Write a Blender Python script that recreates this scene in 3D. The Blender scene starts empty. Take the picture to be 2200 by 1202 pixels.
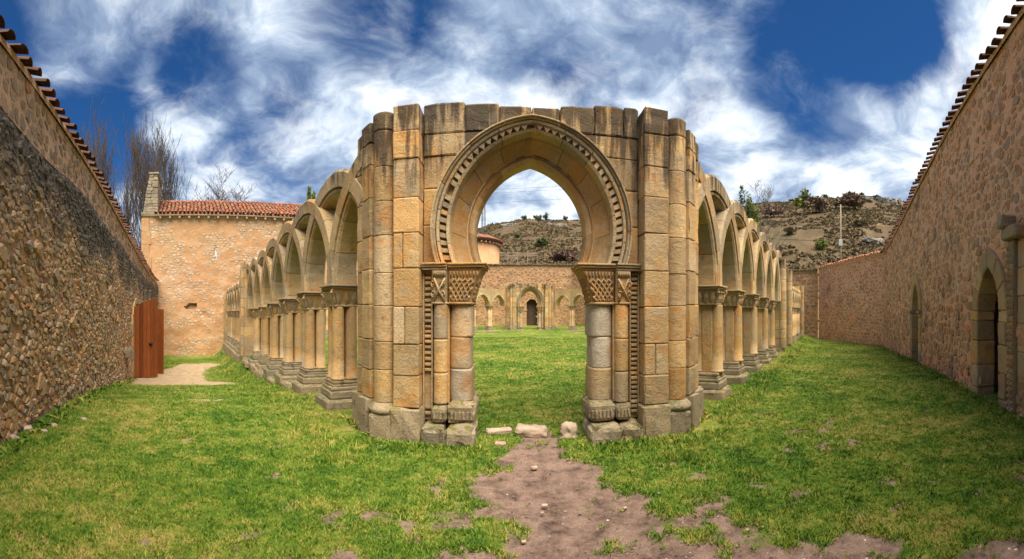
import bpy, math, random
import numpy as np
from mathutils import Vector, Matrix, noise as MN

# ------------------------------------------------------------------ camera, sky, sun, exposure
SC = bpy.context.scene
COL = SC.collection
EYE = 1.6
FPX, HZ = 880.0, 671.0                       # a stitched panorama: cylinder of 880 px radius, horizon at row 671
cam = bpy.data.cameras.new('camera')
cam.type = 'PANO'
cam.panorama_type = 'CENTRAL_CYLINDRICAL'
cam.central_cylindrical_range_u_min = -1100 / FPX
cam.central_cylindrical_range_u_max = 1100 / FPX
cam.central_cylindrical_range_v_min = -(1202 - HZ) / FPX
cam.central_cylindrical_range_v_max = HZ / FPX
cam.central_cylindrical_radius = 1.0
cam.clip_start, cam.clip_end = 0.05, 6000
camo = bpy.data.objects.new('camera', cam)
camo.location = (0, 0, EYE)
camo.rotation_euler = (math.radians(90), 0, 0)
COL.objects.link(camo)
SC.camera = camo
SC.view_settings.view_transform = 'Standard'
SC.view_settings.look = 'None'
SC.view_settings.gamma = 1
SC.view_settings.exposure = 1.85
SC.view_settings.use_curve_mapping = False
SC.render.engine = 'CYCLES'
SC.cycles.max_bounces = 6
SC.cycles.diffuse_bounces = 4
SC.cycles.use_denoising = True

SUN_AZ, SUN_EL = math.radians(150), math.radians(64)     # clockwise from +Y: high, to the right and a little behind
sunl = bpy.data.lights.new('sun', 'SUN')
sunl.energy = 2.5
sunl.angle = math.radians(58)
sunl.color = (1.0, 0.88, 0.70)
suno = bpy.data.objects.new('sun', sunl)
sd = Vector((math.sin(SUN_AZ) * math.cos(SUN_EL), math.cos(SUN_AZ) * math.cos(SUN_EL), math.sin(SUN_EL)))
suno.rotation_euler = sd.to_track_quat('Z', 'Y').to_euler()
suno.location = (0, 0, 30)
COL.objects.link(suno)


class NT:
    """small helper to write node trees"""
    def __init__(s, tree):
        s.t = tree
        s.n = tree.nodes
        s.l = tree.links
    def put(s, sock, v):
        if v is None:
            return
        if hasattr(v, 'is_output') or isinstance(v, bpy.types.NodeSocket):
            s.l.new(v, sock)
        else:
            if sock.type == 'RGBA' and len(v) == 3:
                v = (*v, 1)
            sock.default_value = v
    def node(s, typ, **kw):
        nd = s.n.new(typ)
        for k, v in kw.items():
            setattr(nd, k, v)
        return nd
    def math(s, op, a, b=None, c=None, clamp=False):
        nd = s.node('ShaderNodeMath', operation=op, use_clamp=clamp)
        s.put(nd.inputs[0], a); s.put(nd.inputs[1], b)
        if c is not None: s.put(nd.inputs[2], c)
        return nd.outputs[0]
    def vmath(s, op, a, b=None, scale=None):
        nd = s.node('ShaderNodeVectorMath', operation=op)
        s.put(nd.inputs[0], a)
        if b is not None: s.put(nd.inputs[1], b)
        if scale is not None: s.put(nd.inputs['Scale'], scale)
        return nd.outputs['Value'] if op in ('DOT_PRODUCT', 'LENGTH', 'DISTANCE') else nd.outputs[0]
    def noise(s, vec, scale, detail=4, rough=0.55, dist=0.0, out=0):
        nd = s.node('ShaderNodeTexNoise')
        s.put(nd.inputs['Vector'], vec); nd.inputs['Scale'].default_value = scale
        nd.inputs['Detail'].default_value = detail; nd.inputs['Roughness'].default_value = rough
        nd.inputs['Distortion'].default_value = dist
        return nd.outputs[out]
    def voro(s, vec, scale, feature='F1', rand=1.0, out='Distance'):
        nd = s.node('ShaderNodeTexVoronoi', feature=feature)
        s.put(nd.inputs['Vector'], vec); nd.inputs['Scale'].default_value = scale
        nd.inputs['Randomness'].default_value = rand
        return nd.outputs[out]
    def map(s, v, a, b, c=0.0, d=1.0, smooth=True):
        nd = s.node('ShaderNodeMapRange', interpolation_type='SMOOTHSTEP' if smooth else 'LINEAR')
        s.put(nd.inputs[0], v)
        for i, q in enumerate((a, b, c, d)):
            s.put(nd.inputs[i + 1], q)
        return nd.outputs[0]
    def ramp(s, v, stops, interp='LINEAR'):
        nd = s.node('ShaderNodeValToRGB')
        cr = nd.color_ramp
        cr.interpolation = interp
        while len(cr.elements) < len(stops): cr.elements.new(0.5)
        for e, (p, c) in zip(cr.elements, stops):
            e.position = p; e.color = (*c, 1)
        s.put(nd.inputs[0], v)
        return nd.outputs[0]
    def mix(s, f, a, b, mode='MIX'):
        nd = s.node('ShaderNodeMix', data_type='RGBA', blend_type=mode)
        s.put(nd.inputs[0], f); s.put(nd.inputs[6], a); s.put(nd.inputs[7], b)
        return nd.outputs[2]
    def combine(s, x, y, z):
        nd = s.node('ShaderNodeCombineXYZ')
        s.put(nd.inputs[0], x); s.put(nd.inputs[1], y); s.put(nd.inputs[2], z)
        return nd.outputs[0]
    def sep(s, v):
        nd = s.node('ShaderNodeSeparateXYZ'); s.put(nd.inputs[0], v)
        return nd.outputs


def build_world():
    w = bpy.data.worlds.new('World')
    SC.world = w
    w.use_nodes = True
    T = NT(w.node_tree)
    T.n.clear()
    out = T.node('ShaderNodeOutputWorld')
    bg = T.node('ShaderNodeBackground')
    bg.inputs[1].default_value = 0.1
    T.l.new(bg.outputs[0], out.inputs[0])
    sky = T.node('ShaderNodeTexSky', sky_type='NISHITA')
    sky.sun_disc = False
    sky.sun_elevation = SUN_EL
    sky.sun_rotation = SUN_AZ
    sky.altitude = 1000
    sky.air_density = 1.0; sky.dust_density = 0.3; sky.ozone_density = 2.5
    tc = T.node('ShaderNodeTexCoord')
    d = T.vmath('NORMALIZE', tc.outputs['Generated'])
    x, y, z = T.sep(d)
    zz = T.math('ADD', T.math('MAXIMUM', z, 0.0), 0.22)
    p = T.combine(T.math('DIVIDE', x, zz), T.math('DIVIDE', y, zz), 0.0)
    ps = T.vmath('ADD', p, (3.1, 7.7, 0.0))
    warp = T.noise(ps, 1.1, 4, 0.55, out=1)
    pw = T.vmath('ADD', ps, T.vmath('SCALE', T.vmath('SUBTRACT', warp, (0.5, 0.5, 0.5)), scale=0.62))
    big = T.noise(pw, 1.25, 3, 0.5)
    det = T.noise(pw, 3.2, 11, 0.63, 0.12)
    cov = T.math('ADD', T.math('MULTIPLY', big, 0.62), T.math('MULTIPLY', det, 0.50))
    def blob(px, py, deg, amt, c):
        az = (px - 1100) / FPX; el = math.atan((HZ - py) / FPX)
        v = Vector((math.sin(az) * math.cos(el), math.cos(az) * math.cos(el), math.sin(el)))
        dt = T.vmath('DOT_PRODUCT', d, tuple(v))
        return T.math('ADD', c, T.map(dt, math.cos(math.radians(deg)), 1.0, 0.0, amt))
    for b_ in ((1800, 150, 14, -0.30), (1720, 220, 6, -0.08), (1900, 60, 9, -0.10), (60, 160, 22, -0.20), (330, 240, 9, -0.08), (430, 140, 7, -0.14), (610, 170, 6, -0.10), (790, 30, 10, -0.13),
               (950, 60, 6, -0.10), (620, 330, 9, -0.13), (1560, 90, 8, -0.08), (720, 170, 15, 0.10), (380, 230, 8, 0.20), (200, 20, 12, 0.14), (1480, 200, 10, 0.06), (1150, 150, 18, 0.05), (1780, 360, 20, 0.26), (1130, 420, 16, 0.22), (620, 420, 14, 0.14), (2170, 60, 8, 0.25)):
        cov = blob(*b_, cov)
    cov = T.math('ADD', cov, T.map(z, 0.02, 0.30, 0.06, 0.0))
    mask = T.map(cov, 0.43, 0.68)
    # cloud body: bright tops, grey-blue undersides
    sh = T.noise(T.vmath('ADD', pw, (0.12, -0.2, 0.3)), 3.0, 9, 0.6)
    thick = T.map(cov, 0.55, 0.95)
    ccol = T.ramp(T.math('ADD', sh, T.math('MULTIPLY', thick, 0.13)),
                  [(0.39, (0.68, 0.95, 1.5)), (0.49, (1.25, 1.6, 2.15)), (0.57, (2.1, 2.4, 2.8)), (0.70, (3.5, 3.6, 3.7))])
    blue = T.mix(1.0, sky.outputs[0], (0.065, 0.165, 0.27), 'MULTIPLY')
    col = T.mix(mask, blue, ccol)
    T.l.new(col, bg.inputs[0])


build_world()

# ------------------------------------------------------------------ numbers shared by everything
S = math.sqrt(0.5)
PX0, PY0 = 0.255, 5.20                       # corner portal, wall plane


def smooth(a, b, v):
    t = np.clip((np.asarray(v, float) - a) / (b - a), 0, 1)
    return t * t * (3 - 2 * t)


def _hash(ix, iy, seed):
    h = (ix * 374761393 + iy * 668265263 + seed * 1442695041) & 0xFFFFFFFF
    h = ((h ^ (h >> 13)) * 1274126177) & 0xFFFFFFFF
    return ((h ^ (h >> 16)) & 0xFFFF) / 65535.0


def vnoise(x, y, seed=0):
    x = np.asarray(x, float); y = np.asarray(y, float)
    ix = np.floor(x).astype(np.int64); iy = np.floor(y).astype(np.int64)
    fx = x - ix; fy = y - iy
    fx = fx * fx * (3 - 2 * fx); fy = fy * fy * (3 - 2 * fy)
    a = _hash(ix, iy, seed); b = _hash(ix + 1, iy, seed); c = _hash(ix, iy + 1, seed); e = _hash(ix + 1, iy + 1, seed)
    return (a + (b - a) * fx) * (1 - fy) + (c + (e - c) * fx) * fy


def fbm(x, y, seed=0, o=4):
    s = 0; a = 0.5; t = 0
    for k in range(o):
        s = s + a * vnoise(np.asarray(x) * 2 ** k, np.asarray(y) * 2 ** k, seed + k * 17)
        t += a; a *= 0.5
    return s / t


def gz(x, y):
    """height of the ground; it falls towards the church on the one side and a little on the other"""
    x = np.asarray(x, float); y = np.asarray(y, float)
    uL = (y - x) * S; uR = (x + y) * S
    z = -1.05 * smooth(5.5, 18, uL) * (1 - smooth(1.6, 2.9, uR))
    z = z - 0.35 * smooth(17, 28, uL) * (1 - smooth(1.6, 2.9, uR))
    z = z - 0.33 * smooth(9, 24, uR) * (1 - smooth(1.0, 2.3, uL))
    z = z + 0.25 * smooth(31, 38, y) * smooth(-14, -6, x)
    z = z + 0.07 * (fbm(x * 0.5, y * 0.5, 3, 3) - 0.5) * smooth(1.0, 4, np.hypot(x, y))
    return z


def dirt_mask(x, y):
    """worn earth in front of the portal, and bald patches"""
    x = np.asarray(x, float); y = np.asarray(y, float)
    t = np.clip((5.5 - y) / 3.2, 0, 1.3)
    cx = 0.31 + 1.25 * np.clip(t - 0.60, 0, 1)
    hw = 0.19 + 0.74 * t ** 1.15 + 0.30 * np.clip(t - 0.72, 0, 1)
    n = fbm(x * 2.1 + 9, y * 2.1, 11, 5)
    n2 = fbm(x * 0.8 + 2, y * 0.8 + 5, 23, 4)
    n3_ = fbm(x * 4.5 + 3, y * 4.5 + 8, 29, 4)
    wob = 1 + (n - 0.5) * 1.3
    neck = (1 - smooth(0.60, 1.35, np.abs(x - cx) / (hw * wob))) * (1 - smooth(5.4, 6.2, y))
    m = neck * 1.0 + (n3_ - 0.5) * 1.3 * neck
    near = 1 - smooth(1.5, 6.0, np.hypot(x - 0.8, y - 1.5))
    bald = (n3_ - 0.5) * 2.2 + (n2 - 0.5) * 1.6 - 0.40 + 0.48 * near
    return np.clip(np.maximum(m, bald), 0, 1)


def sand_mask(x, y):
    uL = (y - x) * S; nL = (x + y) * S
    wob = (fbm(x * 0.6, y * 0.6, 5, 4) - 0.5) * 1.6
    near = 11.9 + 0.35 * (nL + 0.3) ** 2 * 0.5 + wob
    m = smooth(-0.9, 0.9, uL - near) * (1 - smooth(21.5, 24, uL + wob))
    right = 1.9 - 1.25 * smooth(12.4, 14.5, uL) + 0.9 * smooth(18, 22, uL)
    m = m * (1 - smooth(-0.45, 0.45, nL - right - wob * 0.3))
    m = m * smooth(-2.1 - 0.2, -1.7, nL - 1.1 * smooth(16, 21, uL) * 1.2 - wob * 0.2)
    def arc(u0, w):
        dd = np.abs(uL - u0 - 0.25 * (nL + 0.2) ** 2 * 0.2) / w
        return (1 - smooth(0.4, 1.1, dd)) * (1 - smooth(0.7, 1.4, np.abs(nL + 0.15)))
    n = fbm(x * 2.2, y * 2.2, 31, 4)
    m2 = np.maximum(arc(9.7, 0.5), arc(7.9, 0.32)) * smooth(0.42, 0.60, n) * 0.62
    return np.clip(np.maximum(m, m2), 0, 1)


# ------------------------------------------------------------------ object helpers
def mesh(name, v, f, mat=None, smooth_=False):
    me = bpy.data.meshes.new(name)
    me.from_pydata([tuple(p) for p in v], [], f)
    if mat: me.materials.append(mat)
    if smooth_:
        me.polygons.foreach_set('use_smooth', [True] * len(me.polygons))
    me.update()
    return me


def np_mesh(name, V, loops, nper, mat, smooth_=False):
    """V (n,3); loops flat int array; faces all with nper corners"""
    me = bpy.data.meshes.new(name)
    V = np.asarray(V, np.float32); loops = np.asarray(loops, np.int32)
    nf = len(loops) // nper
    me.vertices.add(len(V)); me.vertices.foreach_set('co', V.ravel())
    me.loops.add(len(loops)); me.loops.foreach_set('vertex_index', loops)
    me.polygons.add(nf)
    me.polygons.foreach_set('loop_start', np.arange(0, nf * nper, nper, dtype=np.int32))
    if smooth_: me.polygons.foreach_set('use_smooth', np.ones(nf, bool))
    me.materials.append(mat)
    me.update(calc_edges=True)
    return me


def obj(name, me, parent=None, loc=(0, 0, 0), rot=(0, 0, 0), scale=None):
    o = bpy.data.objects.new(name, me)
    o.location = loc
    o.rotation_euler = rot
    if scale: o.scale = scale
    if parent: o.parent = parent
    COL.objects.link(o)
    return o


def tag(o, label=None, cat=None, group=None, kind=None):
    if label: o['label'] = label
    if cat: o['category'] = cat
    if group: o['group'] = group
    if kind: o['kind'] = kind
    return o


def empty(name, loc, rz, label, cat, group=None):
    o = bpy.data.objects.new(name, None)
    o.location = loc; o.rotation_euler = (0, 0, rz)
    o.empty_display_size = 0.2
    COL.objects.link(o)
    return tag(o, label, cat, group)


def copy_tree(o, parent=None):
    c = o.copy()
    COL.objects.link(c)
    if parent: c.parent = parent
    for ch in list(o.children): copy_tree(ch, c)
    return c


class MB:
    """gathers pieces of one part"""
    def __init__(s): s.v = []; s.f = []
    def add(s, vf, M=None):
        v, f = vf
        k = len(s.v)
        s.v += [tuple(M @ Vector(p)) for p in v] if M is not None else [tuple(p) for p in v]
        s.f += [tuple(i + k for i in q) for q in f]
        return s
    def mesh(s, name, mat, sm=False): return mesh(name, s.v, s.f, mat, sm)


def n3(p, sc, seed):
    return MN.noise(Vector((p[0] * sc + seed * 13.7, p[1] * sc - seed * 7.3, p[2] * sc + seed * 3.1)))


def rblock(x0, x1, y0, y1, z0, z1, rad=0.012, amp=0.006, seed=0, k=2, wear=0.0):
    """a hewn stone: rounded edges, uneven faces"""
    lo = (x0, y0, z0); hi = (x1, y1, z1)
    rad = min(rad, *(0.3 * (h - l) for l, h in zip(lo, hi)))
    ts = []
    for a in range(3):
        L = hi[a] - lo[a]
        ts.append([lo[a], lo[a] + rad] + [lo[a] + rad + (L - 2 * rad) * i / (k + 1) for i in range(1, k + 1)] + [hi[a] - rad, hi[a]])
    n = k + 4
    idx = {}; V = []; F = []
    def vid(i, j, l):
        key = (i, j, l)
        if key not in idx:
            p = (ts[0][i], ts[1][j], ts[2][l])
            q = [min(max(c, a + rad), b - rad) for c, a, b in zip(p, lo, hi)]
            d = [c - e for c, e in zip(p, q)]
            L = math.sqrt(sum(e * e for e in d))
            r2 = rad
            if wear and sum(1 for e in d if abs(e) > 1e-6) >= 2:
                r2 = rad * (1 - wear * max(0, n3(p, 7, seed + 3)) * 3.2)
            w = [e + c * r2 / L for e, c in zip(q, d)] if L > 1e-9 else list(p)
            a = amp * (n3(p, 3.2, seed) + 0.6 * n3(p, 9, seed + 1))
            w = [c + (e / L if L > 1e-9 else 0) * a for c, e in zip(w, d)]
            idx[key] = len(V); V.append(tuple(w))
        return idx[key]
    for a in range(3):
        b, c = (a + 1) % 3, (a + 2) % 3
        for side in (0, n - 1):
            for i in range(n - 1):
                for j in range(n - 1):
                    q = []
                    for (di, dj) in ((0, 0), (1, 0), (1, 1), (0, 1)):
                        t = [0, 0, 0]; t[a] = side; t[b] = i + di; t[c] = j + dj
                        q.append(vid(*t))
                    F.append(tuple(q) if side else tuple(reversed(q)))
    return V, F


def lathe(prof, seg=16, amp=0.0, seed=0, cx=0, cy=0, caps=True):
    V = []; F = []
    for r, z in prof:
        for i in range(seg):
            a = 2 * math.pi * i / seg
            rr = r
            p = (math.cos(a) * rr, math.sin(a) * rr, z)
            if amp: rr = r + amp * (n3(p, 4, seed) + 0.5 * n3(p, 11, seed + 2))
            V.append((cx + math.cos(a) * rr, cy + math.sin(a) * rr, z))
    m = len(prof)
    for j in range(m - 1):
        for i in range(seg):
            a = j * seg + i; b = j * seg + (i + 1) % seg
            F.append((a, b, b + seg, a + seg))
    if caps:
        F.append(tuple(range(seg - 1, -1, -1)))
        F.append(tuple((m - 1) * seg + i for i in range(seg)))
    return V, F


def drum(r, z0, z1, cx=0, cy=0, seed=0, seg=18, amp=0.006, e=0.012, taper=1.0):
    zs = [z0, z0 + e, z0 + 2 * e] + [z0 + (z1 - z0) * t for t in (0.28, 0.52, 0.76)] + [z1 - 2 * e, z1 - e, z1]
    pr = []
    for i, z in enumerate(zs):
        rr = r * (1 + (taper - 1) * (z - z0) / (z1 - z0))
        pr.append((rr - (e * 0.7 if i in (0, len(zs) - 1) else 0), z))
    return lathe(pr, seg, amp, seed, cx, cy)


def post(x0, x1, y0, y1, z0, z1, cr, seed=0, amp=0.008, e=0.012):
    """upright stone with rounded corners in plan"""
    ring = []
    for (cx, cy, a0) in ((x1 - cr, y1 - cr, 0), (x0 + cr, y1 - cr, 90), (x0 + cr, y0 + cr, 180), (x1 - cr, y0 + cr, 270)):
        for k in range(6):
            a = math.radians(a0 + 18 * k)
            ring.append((cx + cr * math.cos(a), cy + cr * math.sin(a)))
    mx, my = (x0 + x1) / 2, (y0 + y1) / 2
    n = len(ring); V = []; F = []
    zs = [z0, z0 + e, z0 + 2 * e] + [z0 + (z1 - z0) * t for t in (.2, .4, .6, .8)] + [z1 - 2 * e, z1 - e, z1]
    for i, z in enumerate(zs):
        for (x, y) in ring:
            k = 1 - (0.025 + 0.09 * max(0, n3((x, y, z), 7, seed + 5)) if i in (0, len(zs) - 1) else 0)
            L = math.hypot(x - mx, y - my)
            a = amp * (n3((x, y, z), 4, seed) + 0.7 * n3((x, y, z), 11, seed + 2)) / L
            V.append((mx + (x - mx) * (k + a), my + (y - my) * (k + a), z))
    for j in range(len(zs) - 1):
        for i in range(n):
            a = j * n + i; b = j * n + (i + 1) % n
            F.append((a, b, b + n, a + n))
    F += [tuple(range(n - 1, -1, -1)), tuple((len(zs) - 1) * n + i for i in range(n))]
    return V, F


def prism(poly, y0, y1, ch=0.01, amp=0.0, seed=0):
    """polygon in XZ pulled from y0 (front, chamfered) to y1"""
    n = len(poly)
    cx = sum(p[0] for p in poly) / n; cz = sum(p[1] for p in poly) / n
    V = []
    for (x, z) in poly:
        L = math.hypot(x - cx, z - cz) or 1
        k = 1 - min(0.3, ch * 1.4 / L)
        yy = y0 + amp * n3((x, 0, z), 4, seed)
        V.append((cx + (x - cx) * k, yy, cz + (z - cz) * k))
    for (x, z) in poly: V.append((x, y0 + ch, z))
    for (x, z) in poly: V.append((x, y1, z))
    V.append((cx, y0 + amp * n3((cx, 0, cz), 4, seed), cz))
    F = []
    for i in range(n):
        j = (i + 1) % n
        F += [(i, j, 3 * n), (n + i, n + j, j, i), (2 * n + i, 2 * n + j, n + j, n + i)]
    F.append(tuple(range(3 * n - 1, 2 * n - 1, -1)))
    return V, F


def box(x0, x1, y0, y1, z0, z1):
    V = [(x, y, z) for z in (z0, z1) for y in (y0, y1) for x in (x0, x1)]
    return V, [(0, 2, 3, 1), (4, 5, 7, 6), (0, 1, 5, 4), (2, 6, 7, 3), (0, 4, 6, 2), (1, 3, 7, 5)]


def tube(pts, rads, seg=6, cap=True):
    V = []; F = []
    n = len(pts)
    for i, (p, r) in enumerate(zip(pts, rads)):
        p = Vector(p)
        d = (Vector(pts[min(i + 1, n - 1)]) - Vector(pts[max(i - 1, 0)]))
        d = d.normalized() if d.length > 1e-9 else Vector((0, 0, 1))
        u = d.cross(Vector((0.3, 0.1, 1)) if abs(d.z) < 0.9 else Vector((1, 0, 0))).normalized()
        w = d.cross(u)
        for k in range(seg):
            a = 2 * math.pi * k / seg
            V.append(tuple(p + (u * math.cos(a) + w * math.sin(a)) * r))
    for i in range(n - 1):
        for k in range(seg):
            a = i * seg + k; b = i * seg + (k + 1) % seg
            F.append((a, b, b + seg, a + seg))
    if cap:
        F.append(tuple(range(seg - 1, -1, -1))); F.append(tuple((n - 1) * seg + k for k in range(seg)))
    return V, F


# ------------------------------------------------------------------ materials
def material(name):
    m = bpy.data.materials.new(name)
    m.use_nodes = True
    T = NT(m.node_tree)
    b = T.n['Principled BSDF']
    b.inputs['Roughness'].default_value = 0.9
    b.inputs['Specular IOR Level'].default_value = 0.25
    return m, T, b


def bump(T, b, h, strength, dist):
    nd = T.node('ShaderNodeBump')
    nd.inputs['Strength'].default_value = strength
    nd.inputs['Distance'].default_value = dist
    T.put(nd.inputs['Height'], h)
    T.l.new(nd.outputs[0], b.inputs['Normal'])


def rnd(T):
    g = T.node('ShaderNodeNewGeometry'); o = T.node('ShaderNodeObjectInfo')
    r = T.math('FRACT', T.math('ADD', T.math('MULTIPLY', o.outputs['Random'], 7.31), g.outputs['Random Per Island']))
    return r, g.outputs['Position']


def sandstone(name, stops, crust=True, grey=0.55, bumpk=1.0, crust_z=3.05):
    m, T, b = material(name)
    r, P = rnd(T)
    base = T.ramp(r, stops)
    Pb = T.vmath('ADD', P, T.vmath('SCALE', T.combine(13.0, 7.0, 5.0), scale=r))
    n1 = T.noise(Pb, 2.0, 5, 0.6)
    n2 = T.noise(Pb, 6.0, 6, 0.65, 0.4)
    fine = T.noise(P, 46, 4, 0.65)
    c = T.mix(T.map(n1, 0.50, 0.66, 0, 0.65), base, (0.56, 0.27, 0.075))          # iron-orange bands
    c = T.mix(T.map(n2, 0.52, 0.66, 0, 0.55), c, (0.50, 0.43, 0.32))              # pale worn skin
    x, y, z = T.sep(P)
    low = T.math('MULTIPLY', T.map(T.math('ADD', z, T.math('MULTIPLY', n1, 0.9)), 0.62, 1.15, grey, 0.0), T.map(n2, 0.3, 0.55))
    c = T.mix(low, c, (0.25, 0.225, 0.185))                                        # grey cement and lichen low down
    n4 = T.noise(Pb, 3.6, 7, 0.72)
    tone = T.map(T.math('FRACT', T.math('MULTIPLY', r, 5.7)), 0, 1, 0.74, 1.16, False)
    c = T.mix(1.0, c, T.combine(tone, tone, tone), 'MULTIPLY')
    c = T.mix(T.map(n4, 0.56, 0.68, 0, 0.65), c, (0.19, 0.165, 0.13))            # lichen spots
    gw = T.noise(P, 0.9, 4, 0.6)
    c = T.mix(T.map(gw, 0.50, 0.68, 0, 0.5), c, (0.30, 0.255, 0.19))            # greyer weathered areas across several blocks
    if crust:
        st = T.noise(T.vmath('MULTIPLY', P, (9.0, 9.0, 0.9)), 1.0, 5, 0.6)
        big = T.noise(P, 1.4, 3, 0.5)
        e = T.math('ADD', z, T.math('MULTIPLY', T.math('SUBTRACT', big, 0.5), 1.5))
        cr = T.math('MULTIPLY', T.map(e, crust_z, crust_z + 0.6), T.map(T.math('ADD', st, T.map(e, crust_z + .4, crust_z + 1.2, 0, .10)), 0.42, 0.60))
        c = T.mix(T.math('MULTIPLY', cr, 0.85), c, (0.045, 0.038, 0.031))             # black weathering crust running down
    c = T.mix(1.0, c, T.ramp(fine, [(0.25, (0.66, 0.64, 0.60)), (0.5, (1, 1, 1)), (0.75, (1.18, 1.16, 1.10))]), 'MULTIPLY')
    pits = T.voro(P, 34)
    pm = T.map(pits, 0.0, 0.22, 0.72, 1.0)
    c = T.mix(T.map(n2, 0.45, 0.6), c, T.mix(1.0, c, T.combine(pm, pm, pm), 'MULTIPLY'))
    T.l.new(c, b.inputs['Base Color'])
    h = T.math('ADD', T.math('MULTIPLY', fine, 0.35), T.math('ADD', T.math('MULTIPLY', n2, 0.9), T.math('MULTIPLY', T.map(pits, 0, 0.3), 0.25)))
    bump(T, b, h, 0.95 * bumpk, 0.03)
    return m


STONE_STOPS = [(0.0, (0.52, 0.37, 0.20)), (0.25, (0.60, 0.40, 0.17)), (0.45, (0.47, 0.36, 0.215)),
               (0.65, (0.63, 0.37, 0.13)), (0.82, (0.56, 0.43, 0.27)), (1.0, (0.50, 0.32, 0.14))]
M_STONE = sandstone('sandstone', STONE_STOPS)
M_ARC = sandstone('arcade_stone', [(0.0, (0.48, 0.365, 0.21)), (0.3, (0.54, 0.39, 0.19)), (0.6, (0.45, 0.36, 0.23)), (1.0, (0.56, 0.385, 0.175))], crust_z=3.5)
M_RING = sandstone('arch_ring_stone', [(0.0, (0.46, 0.38, 0.25)), (0.5, (0.50, 0.38, 0.21)), (1.0, (0.42, 0.35, 0.24))], crust_z=4.0, grey=0.3)
M_SHAFT = sandstone('shaft_stone', [(0.0, (0.56, 0.38, 0.19)), (0.4, (0.60, 0.385, 0.16)), (0.7, (0.46, 0.38, 0.26)), (1.0, (0.62, 0.37, 0.135))], crust=False)
M_DRUM = sandstone('jamb_stone', [(0.0, (0.58, 0.50, 0.40)), (0.35, (0.60, 0.40, 0.15)), (0.7, (0.52, 0.46, 0.37)), (1.0, (0.60, 0.52, 0.42))], crust=False)
M_CAP = sandstone('carved_stone', [(0.0, (0.40, 0.32, 0.20)), (0.5, (0.46, 0.31, 0.145)), (1.0, (0.36, 0.30, 0.21))], crust=False, bumpk=0.8)
M_WARM = sandstone('warm_carved_stone', [(0.0, (0.50, 0.31, 0.13)), (1.0, (0.47, 0.31, 0.15))], crust=False, bumpk=0.6)


def grey_base():
    m, T, b = material('base_stone')
    r, P = rnd(T)
    c = T.ramp(r, [(0, (0.28, 0.235, 0.165)), (0.5, (0.36, 0.285, 0.185)), (1, (0.245, 0.215, 0.165))])
    n = T.noise(P, 3.0, 6, 0.65); f = T.noise(P, 40, 4, 0.65)
    c = T.mix(T.map(n, 0.5, 0.68, 0, 0.6), c, (0.40, 0.31, 0.185))
    c = T.mix(T.map(T.noise(P, 5.5, 5, 0.65), 0.56, 0.68, 0, 0.8), c, (0.11, 0.10, 0.08))
    g = T.node('ShaderNodeNewGeometry')
    up = T.map(T.sep(g.outputs['Normal'])[2], 0.35, 0.9)
    mo = T.math('MULTIPLY', T.map(T.noise(P, 6, 5, 0.7), 0.47, 0.58), T.math('ADD', T.math('MULTIPLY', up, 0.75), 0.12))
    c = T.mix(mo, c, (0.115, 0.125, 0.02))
    c = T.mix(1.0, c, T.ramp(f, [(0.25, (0.6, 0.6, 0.58)), (0.5, (1, 1, 1)), (0.75, (1.3, 1.28, 1.2))]), 'MULTIPLY')
    T.l.new(c, b.inputs['Base Color'])
    bump(T, b, T.math('ADD', T.math('MULTIPLY', f, 0.5), n), 0.8, 0.03)
    return m


M_BASE = grey_base()


def rubble_mat(name, stops, dark=None, fine_scale=38):
    m, T, b = material(name)
    r, P = rnd(T)
    c = T.ramp(r, stops)
    n = T.noise(P, 9, 5, 0.65); f = T.noise(P, fine_scale, 4, 0.7)
    c = T.mix(T.map(n, 0.45, 0.7, 0, 0.5), c, (0.42, 0.31, 0.20))
    if dark: c = dark(T, P, c)
    c = T.mix(1.0, c, T.ramp(f, [(0.25, (0.55, 0.54, 0.52)), (0.5, (1, 1, 1)), (0.75, (1.32, 1.28, 1.2))]), 'MULTIPLY')
    T.l.new(c, b.inputs['Base Color'])
    bump(T, b, T.math('ADD', T.math('MULTIPLY', f, 0.6), n), 0.9, 0.03)
    return m


def black_top(T, P, c):
    """sooty lichen over the upper part of the old wall, in an uneven band that runs down in streaks"""
    x, y, z = T.sep(P)
    u = T.math('MULTIPLY', T.math('SUBTRACT', y, x), S)
    fall = T.map(u, 5.5, 24, 0.0, 0.95)
    big = T.noise(T.vmath('MULTIPLY', P, (1, 1, 0.55)), 0.9, 5, 0.6)
    st = T.noise(P, 6.0, 4, 0.65)
    e = T.math('ADD', T.math('ADD', z, fall), T.math('ADD', T.math('MULTIPLY', T.math('SUBTRACT', big, 0.5), 3.4), T.math('MULTIPLY', T.math('SUBTRACT', st, 0.5), 1.6)))
    mk = T.map(e, 2.55, 3.7, 0.0, 0.9)
    dk = T.ramp(T.noise(P, 14, 4, 0.7), [(0.3, (0.035, 0.033, 0.032)), (0.55, (0.12, 0.11, 0.10)), (0.72, (0.30, 0.27, 0.24))])
    return T.mix(mk, c, dk)


def dark_spots(T, P, c):
    big = T.noise(P, 1.1, 5, 0.65)
    return T.mix(T.map(big, 0.57, 0.68, 0, 0.6), c, (0.17, 0.145, 0.12))


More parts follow.
